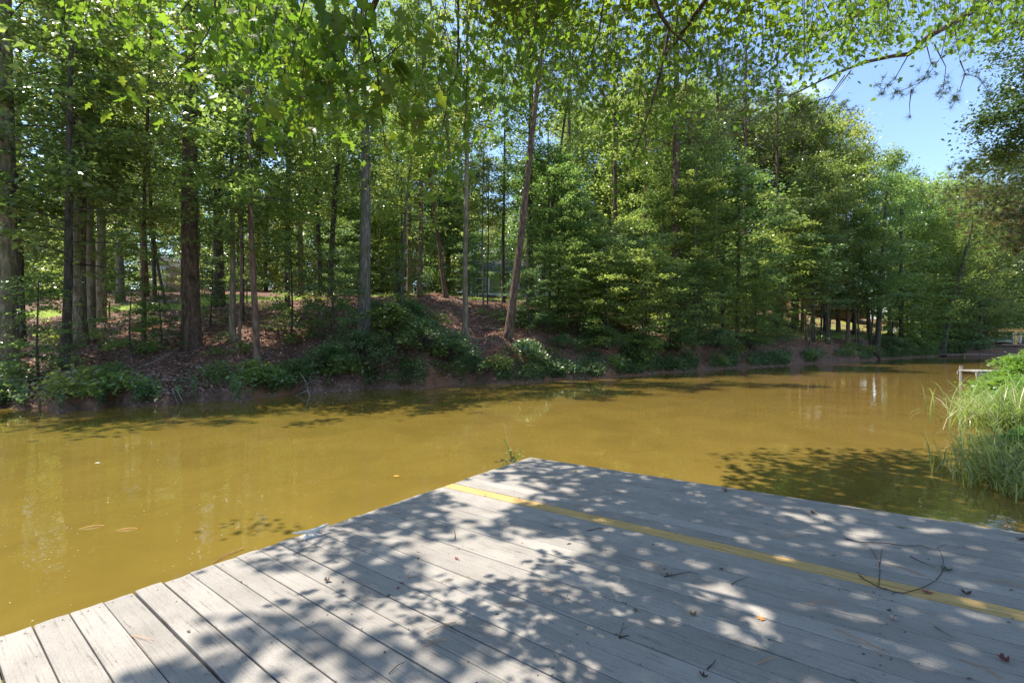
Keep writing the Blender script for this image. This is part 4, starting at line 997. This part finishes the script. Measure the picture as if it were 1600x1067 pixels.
# canopy overhead: leaves whose shade dapples deck and water
def canopy():
    rs = np.random.RandomState(8)
    sd = np.array([SUN.x/SUN.z, SUN.y/SUN.z])
    def shade(px, py):
        """wanted leaf cover over a photo pixel of deck / water near the deck (0 open sun, 1 deep shade)"""
        g = lambda cx, cy, sx, sy, a, rot=0: a*np.exp(-(((px-cx)*math.cos(rot)+(py-cy)*math.sin(rot))**2/sx**2+(-(px-cx)*math.sin(rot)+(py-cy)*math.cos(rot))**2/sy**2))
        v = 1.15/(1+np.exp(-(px-900+(py-860)*-.25)/70.0))
        v = np.maximum(v, g(640, 790, 170, 38, .8)); v = np.maximum(v, g(590, 900, 60, 55, .9)); v = np.maximum(v, g(470, 985, 100, 45, .7))
        v = np.maximum(v, g(720, 935, 90, 18, .55)); v = np.maximum(v, g(760, 1010, 120, 45, .75)); v = np.maximum(v, g(330, 1060, 120, 22, .75)); v = np.maximum(v, g(600, 1050, 90, 40, .8)); v = np.maximum(v, g(440, 880, 50, 14, .5))
        v = np.maximum(v, g(870, 800, 120, 60, .95)); v = np.maximum(v, g(560, 850, 80, 18, .7))
        for cx, cy, sx, sy, a in [(780, 770, 60, 14, .7), (735, 800, 50, 10, .5), (850, 860, 60, 14, .6), (740, 870, 60, 14, .4), (1000, 980, 80, 20, .8), (960, 925, 60, 12, .5), (850, 985, 50, 16, .6), (940, 1045, 40, 20, .5),
                                 (1120, 935, 45, 16, .8), (1200, 985, 40, 14, .7), (1150, 960, 60, 16, .5), (1350, 850, 60, 16, .7), (1290, 820, 50, 10, .6), (1460, 842, 40, 8, .5), (700, 960, 110, 30, .5), (1080, 860, 50, 10, .3)]:
            v = v-g(cx, cy, sx*1.1, sy*1.15, a*1.35)
        v = v-g(478, 832, 55, 26, 1.2)
        return np.clip(v, 0, 1)
    n = 230000
    X = rs.uniform(-3.6, 11.5, n); Y = rs.uniform(-1.5, 9.5, n)
    on_deck = ((np.stack([X, Y], -1)-np.array([.171, 6.186])) @ np.array([V_.x, V_.y]) < 0) & (((X-A0.x)*U.x+(Y-A0.y)*U.y) > 0)
    zf = np.where(on_deck, .45, 0.0)
    Yc = np.maximum(Y, .3); px = 800+F*X/Yc; py = 533.5+F*(HC-zf)/Yc
    s = shade(px, np.minimum(py, 1100))
    behind = Y < 1.75; s = np.where(behind, np.where(X > -.6, .8, .25), s)
    # water beyond the deck: open except the pool of shade off its far right edge
    edge = (X-.171)*U.x+(Y-6.186)*U.y
    w = np.exp(-((px-1440)/260)**2-((py-775)/48)**2)*1.7
    s = np.where(on_deck | behind, s, np.clip(w, 0, 1)*((px > 1130) & (py > 700)))
    s = np.where(~on_deck & (px < 1100), 0, s)
    clump = .5+.5*np.sin(X*5.1+1.7*np.sin(Y*3.7))*np.sin(Y*4.9+1.3*np.sin(X*4.3))
    prob = s**1.3*(.45+.8*clump*(1-s*.35))
    keep = rs.random(n) < prob*.5
    X, Y, zf = X[keep], Y[keep], zf[keep]
    # leaves hang in little sprays
    m = len(X); H = 7.6+1.6*rs.random(m)+.8*np.sin(X*1.3)*np.cos(Y*1.1)
    P = np.stack([X+sd[0]*(H-zf), Y+sd[1]*(H-zf), H], -1)
    return rs, P
rsC, PC = canopy()
PC = PC-np.array(tuple(mroot))
o = obj('high_foliage', leaf_mesh('high_foliage', rsC, PC, .14, M_maple, tilt=.45, aspect=.85), maple); o['kind'] = 'stuff'; print('canopy leaves', len(PC), 'single', len(single))

# ------------------------------------------------------------------ on the deck: cleat, corner plant, debris
M_cleat = flat_mat('white_galvanised_metal', (.62, .60, .56), .7, .12, 60, .25)
pc = dkl(dk(484, 838)); cl = obj('dock_cleat', None, dock); cl.parent = None
cl.matrix_world = MD @ Matrix.Translation(pc+Vector((.02, 0, 0))) @ Matrix.Rotation(math.radians(80), 4, 'Z') @ Matrix.Scale(1.25, 4)
tag(cl, 'white metal mooring cleat at the left edge of the deck', 'cleat')
MB().tube([(-.105, 0, .052), (-.07, 0, .046), (-.03, 0, .038), (0, 0, .036), (.03, 0, .038), (.07, 0, .046), (.105, 0, .052)], [.005, .008, .0105, .0115, .0105, .008, .005], 10).build('horns', M_cleat, cl, smooth=True)
for x in (-.022, .022): MB().tube([(x*1.25, 0, 0), (x*1.1, 0, .012), (x, 0, .036)], [.014, .009, .009], 8).build('leg', M_cleat, cl, smooth=True)
MB().box((0, 0, .003), (.085, .03, .006)).build('base', M_cleat, cl)
# little plant growing at the far left corner
pcn = dk(808, 716); pl = empty('corner_plant', pcn+Vector((-.06, .04, -.12))); tag(pl, 'small leafy plant growing up at the far corner of the deck', 'plant')
rs = np.random.RandomState(44); P = []; D = MB()
for (dx, h) in [(-.09, .34), (-.04, .24), (.03, .2), (.12, .2), (-.15, .1)]:
    pts = [(0, 0, 0), (dx*.5, 0, h*.6), (dx, .02, h)]; D.tube(pts, [.004, .003, .0015], 5)
    P.append(sprig_leaves(rs, pts, 13, .022))
obj('leaves', leaf_mesh('leaves', rs, np.concatenate(P), .045, M_bankleaf, tilt=.7), pl); D.build('stems', B_twig, pl)
M_black = flat_mat('black_rag', (.02, .02, .022), .6, .3, 30, .5)
pb = dk(790, 724); r0 = MB(); q = random.Random(6)
for i in range(16):
    a = q.uniform(0, 6.28); c = Vector((q.uniform(-.13, .1), q.uniform(-.03, .05), q.uniform(.0, .03)))
    r0.poly([c, c+Vector((math.cos(a)*.07, math.sin(a)*.04, q.uniform(0, .035))), c+Vector((math.cos(a+1)*.05, math.sin(a+1)*.04, q.uniform(0, .02)))])
tag(r0.build('dark_debris', M_black, loc=pb), 'black crumpled scrap at the far left corner of the deck', 'debris')

def deck_leaf(px, py, s, col, lb, rz=0, curl=.5):
    m = DL.get(col)
    if not m: m = DL[col] = leaf_mat('fallen_'+str(len(DL)), tuple(c*.75 for c in col), col, (1, 1, 1), .1, .6, .35)
    V = LV*[1, 1, 0]; V[:, 0] -= .45; V[:, 2] = curl*(V[:, 0]**2*.9+V[:, 1]**2*1.4)+.03
    o = obj('fallen_leaf', mesh_np('fallen_leaf', V*s, LF.ravel(), 3, m, True)); o.matrix_world = Matrix.Translation(dk(px, py)) @ MD.to_3x3().to_4x4() @ Matrix.Rotation(rz, 4, 'Z')
    tag(o, lb, 'leaf'); return o
DL = {}
RED, BRN, ORG, DRK, GRN, PAL = (.30, .06, .05), (.26, .12, .06), (.55, .30, .06), (.09, .055, .04), (.05, .09, .03), (.50, .38, .26)
for a in [(714, 874, .032, RED, 'small red curled leaf left of the middle of the deck', .4, 1.2), (1083, 961, .045, BRN, 'brown curled leaf in the sun patch right of the middle', 1, 1.3),
          (1188, 966, .045, ORG, 'flat orange leaf on a board seam in the sun dapples', 2.5, .2), (1571, 1034, .05, (.14, .05, .035), 'dark red curled leaf at the lower right of the deck', -.8, 1.4),
          (1480, 891, .06, GRN, 'dark green leaf inside the curved twig', .3, .8), (1510, 929, .055, DRK, 'dark curled leaf right of the green leaf beyond the yellow board', .6, 1.4),
          (1398, 969, .04, PAL, 'pale curled leaf just below the curved twig', -.5, 1.2), (1389, 955, .03, DRK, 'small dark leaf above the pale curled leaf', 1.2, 1.3),
          (1134, 768, .07, BRN, 'brown crumpled leaf near the far edge of the deck', .2, 1.4), (1270, 802, .06, DRK, 'dark leaf near the far edge right of the brown crumpled leaf', 1.9, 1.2),
          (1410, 824, .055, (.25, .33, .14), 'pale green leaf close to the far edge of the deck', .1, .4), (1595, 844, .06, DRK, 'dark leaf at the right edge close to the far side', .8, 1.0),
          (994, 955, .028, (.10, .12, .05), 'small round olive leaf on a shaded board', .3, 1.4), (1043, 899, .03, DRK, 'dark leaf scrap beside the short stick in the shade', 2.2, 1.2),
          (900, 737, .05, (.3, .2, .04), 'ochre leaf near the far left corner', .7, .8), (858, 757, .02, DRK, 'tiny dark leaf right of the far sun patch', 0, 1), (512, 909, .045, DRK, 'dark shrivelled leaf on the sunlit boards at left', .5, 1.5),
          (536, 910, .018, DRK, 'tiny dark crumb right of the dark shrivelled leaf', 1.4, 1.5), (1127, 890, .03, DRK, 'small dark leaf on the seam below the yellow board', 1, 1.3), (641, 902, .03, (.6, .42, .3), 'pale pink leaf on the sunlit boards left of centre', 1.1, .9),
          (622, 919, .025, RED, 'little reddish leaf below the pale pink leaf', 2, 1), (1450, 926, .05, (.26, .08, .05), 'reddish leaf lying on the yellow board', .2, .3), (1100, 1058, .035, DRK, 'dark leaf at the bottom edge of the picture', .3, 1.5),
          (295, 988, .02, (.10, .10, .03), 'tiny olive sprig on the leftmost boards', .2, 1.3), (732, 901, .015, ORG, 'tiny ochre leaf near the red curled leaf', .2, 1), (1573, 824, .04, BRN, 'brown leaf by the right end of the far edge', 2, 1)]:
    deck_leaf(*a)
def deck_twig(pl, r, lb, m=B_twig, br=(), up=.004, name='twig', cat='twig'):
    mb = MB(); f = lambda q: [dk(px, py, up+.004*math.sin(i*1.7)**2) for i, (px, py) in enumerate(q)]
    p = f(pl); n_ = len(p); mb.tube(p, [r*(1-.6*i/max(1, n_-1)) for i in range(n_)], 5)
    for b_ in br: q = f(b_); mb.tube(q, [r*.6]*(len(q)-1)+[r*.3], 4)
    tag(mb.build(name, m, smooth=True), lb, cat)
deck_twig([(1342, 899), (1352, 908), (1372, 918), (1398, 927), (1412, 928), (1440, 921), (1462, 909), (1472, 896), (1474, 878), (1471, 866), (1464, 857)], .0032, 'long curved dead twig lying across the yellow board', br=[[(1373, 917), (1375, 895), (1374, 880), (1364, 864), (1360, 857)], [(1375, 882), (1378, 858)], [(1398, 927), (1393, 932)], [(1464, 857), (1478, 852)]])
deck_twig([(1322, 843), (1345, 849), (1380, 849), (1420, 855), (1440, 853), (1455, 860)], .0035, 'thin twig arching beyond the curved twig', br=[[(1322, 843), (1318, 838)]])
deck_twig([(1037, 902), (1048, 901), (1063, 897), (1080, 895)], .0035, 'short dark forked stick in the shade below the yellow board', br=[[(1050, 901), (1049, 896)]])
deck_twig([(967, 996), (972, 984), (975, 973)], .002, 'thin upright looking twig left of the middle sun patches', br=[[(972, 984), (985, 980)]])
deck_twig([(967, 997), (983, 995)], .005, 'short black stick at the foot of the thin twig')
deck_twig([(1143, 914), (1155, 908), (1168, 903)], .0025, 'small brown stick on a seam right of the middle')
deck_twig([(1105, 1047), (1115, 1039), (1118, 1032)], .003, 'curled brown stick near the bottom of the picture')
deck_twig([(1460, 980), (1475, 990), (1490, 998), (1505, 1000)], .0028, 'pale stick at the right below the yellow board', B_dead)
deck_twig([(1422, 870), (1440, 880), (1462, 888)], .003, 'dark straight twig inside the curved twig')
deck_twig([(917, 830), (935, 827), (951, 825)], .004, 'dark stick on the far side of the yellow board')
deck_twig([(711, 843), (711, 838), (710, 829)], .003, 'short stick standing out in the shade left of centre')
deck_twig([(458, 868), (480, 857), (498, 848)], .0025, 'reddish needle twig near the cleat', B_brown)
deck_twig([(608, 1054), (620, 1043), (636, 1034)], .0025, 'dark twig at the bottom left of centre')
deck_twig([(1200, 1000), (1208, 1003), (1222, 1007)], .0022, 'thin brown twig in the dapples right of centre')
M_straw = flat_mat('pine_straw', (.38, .19, .08), .7, .25, 30)
def straw(px, py, L, ang, lb, n_=3, spread=.16, seed=1):
    q = random.Random(seed); mb = MB(); c = dkl(dk(px, py))
    for i in range(n_):
        a = ang+q.uniform(-spread, spread); e = c+Vector((math.cos(a)*L, math.sin(a)*L, .003)); mid = (c+e)/2+Vector((q.uniform(-.004, .004), q.uniform(-.004, .004), .008))
        mb.tube([MD @ (c+Vector((0, 0, .003))), MD @ mid, MD @ e], .0009, 3, False)
    tag(mb.build('pine_straw', M_straw), lb, 'pine needles')
for i, (px, py, L, a, lb) in enumerate([(713, 972, .17, -2.0, 'fan of reddish pine needles on the sunlit boards'), (826, 947, .16, -2.6, 'fan of pine needles right of the middle sun patch'), (205, 993, .17, .2, 'pine needles across a seam at lower left'),
    (865, 932, .1, 2.8, 'pinkish needles on the bright patch in the middle'), (708, 905, .09, -1.9, 'short needles left of the red leaf'), (893, 790, .14, .5, 'needles left of the far dark stick'), (1010, 877, .2, -.6, 'long needle pair in the shade below the yellow board'),
    (1020, 742, .18, 0, 'needles near the far edge at mid picture'), (1260, 945, .18, .7, 'needles right of the orange leaf'), (1300, 980, .24, -.55, 'long needles on the shaded boards at right'), (1500, 1030, .14, -.5, 'reddish needles left of the dark red leaf'),
    (1540, 905, .2, 0, 'needles at the right beyond the yellow board'), (1380, 880, .2, -.3, 'needles between the curved twig and the thin twig'), (1220, 840, .17, .8, 'dark needles beyond the yellow board at right'), (1160, 780, .2, -.2, 'needles right of the brown crumpled leaf'),
    (660, 1010, .12, .9, 'needles at the lower left of centre'), (1180, 1040, .12, 1.1, 'needles near the bottom right of centre'), (560, 860, .1, -.9, 'needles on the shaded boards right of the cleat')]):
    straw(px, py, L, a, lb, 3, .2, i)
# crumbs of bark, buds and grit in seams and on boards
q = np.random.RandomState(61); mb = MB()
for i in range(620):
    u_ = q.uniform(.0, 7.5); k = q.randint(-6, 32)
    v_ = k*PITCH-.003+q.normal(0, .002) if q.random() < .6 else q.uniform(-.8, 4.5)
    s = q.uniform(.0015, .005)*(1+.5*(q.random() < .1)); a = q.uniform(0, 6)
    c = MD @ Vector((u_, v_, .0035)); ax_ = MD.to_3x3() @ Vector((math.cos(a), math.sin(a), 0)); ay = MD.to_3x3() @ Vector((-math.sin(a), math.cos(a), 0)); up = N_
    l = s*q.uniform(1, 3)
    mb.v += [tuple(c-ax_*l-ay*s*.6), tuple(c+ax_*l-ay*s*.5), tuple(c+ax_*l*.8+ay*s*.6), tuple(c-ax_*l*.9+ay*s*.5), tuple(c+up*s)]
    j = len(mb.v)-5; mb.f += [(j, j+1, j+4), (j+1, j+2, j+4), (j+2, j+3, j+4), (j+3, j, j+4)]
tag(mb.build('deck_crumbs', flat_mat('bark_crumbs', (.07, .05, .035), .9, .4, 50)), 'tiny dark crumbs scattered over the deck and its seams', 'debris', kind='stuff')

# ------------------------------------------------------------------ on and in the water
def wp(px, py): t = HC/((py-533.5)/F); return Vector(((px-800)/F*t, t, 0))
q = np.random.RandomState(62); mb = MB()
for i in range(2600):
    Y = 3+18*q.random()**1.3; X = q.uniform(-1.15, 1.1)*Y
    if ((X-.17)*V_.x+(Y-6.19)*V_.y) < 0 and ((X-A0.x)*U.x+(Y-A0.y)*U.y) > -.02: continue
    s = q.uniform(.0012, .0035)*(1+Y*.06); a = q.uniform(0, 6)
    mb.poly([(X+s*math.cos(a+t)*(1.6 if t in (0, math.pi) else .8), Y+s*math.sin(a+t)*1.1, .004) for t in (0, 1.4, math.pi, 4.5)])
tag(mb.build('glint_specks', flat_mat('pale_glint_specks', (.62, .58, .42), .8, .2, 50)), 'pale floating specks standing in for sun glints on the pond', 'specks', kind='stuff')  # pinpoint sun glints put in as pale floating dots, sparkle is in the colour
M_fish = flat_mat('muddy_carp_skin', (.22, .13, .025), .6, .2, 14, .1)
def carp(px, py, L, rz, lb):
    p = wp(px, py); r = empty('carp', (p.x, p.y, -.032), (0, 0, rz)); tag(r, lb, 'fish')
    mb = MB(); n_ = 9; rings = []
    for k in range(n_):
        t = k/(n_-1); w = .13*L*math.sin(math.pi*(t**.75*.94+.03))+.004; h = w*1.25
        rings.append([(L*(.5-t), w*math.cos(a)*.9+.03*L*math.sin(t*3), h*math.sin(a)-.085*L*.6) for a in [j*math.pi/5 for j in range(10)]])
    for k in range(n_-1):
        for j in range(10): mb.poly([rings[k][j], rings[k][(j+1) % 10], rings[k+1][(j+1) % 10], rings[k+1][j]])
    mb.build('body', M_fish, r, smooth=True)
    MB().poly([(-L*.46, .012, -.03), (-L*.66, .015, .012), (-L*.62, .015, -.03), (-L*.68, .015, -.09)]).build('tail_fin', M_fish, r)
    MB().poly([(L*.15, .02, .015), (-L*.05, .025, .034), (-L*.25, .02, .006)]).build('dorsal_fin', M_fish, r)
carp(136, 825, .42, .5, 'left one of the two orange carp just under the water at left'); carp(191, 828, .40, .3, 'right one of the two orange carp just under the water at left')
p = wp(620, 744); V = LV*[1, 1, 0]; V[:, 0] -= .45; V[:, 2] = .01
o = obj('floating_leaf', mesh_np('floating_leaf', V*.09, LF.ravel(), 3, leaf_mat('orange_leaf', (.5, .22, .05), (.6, .3, .08), (1, 1, 1), .1)), loc=(p.x, p.y, .006)); tag(o, 'orange leaf floating on the pond left of the deck corner', 'leaf')
p = wp(152, 724); o = obj('floating_feather', mesh_np('floating_feather', np.array([[-.05, 0, .006], [0, .009, .012], [.055, 0, .009], [0, -.009, .008]]), np.arange(4), 4, M_white), loc=(p.x, p.y, .004)); tag(o, 'white feather floating on the pond at left', 'feather')
a, b_ = wp(333, 880), wp(378, 858)
mb = MB(); 
for i in range(3): mb.tube([a+Vector((0, 0, .008)), (a+b_)/2+Vector((-.02*i, .015*i, .01)), b_+Vector((.01*i, 0, .02))], .002, 3, False)
tag(mb.build('floating_straw', M_straw), 'orange pine needles floating beside the left edge of the deck', 'pine needles')
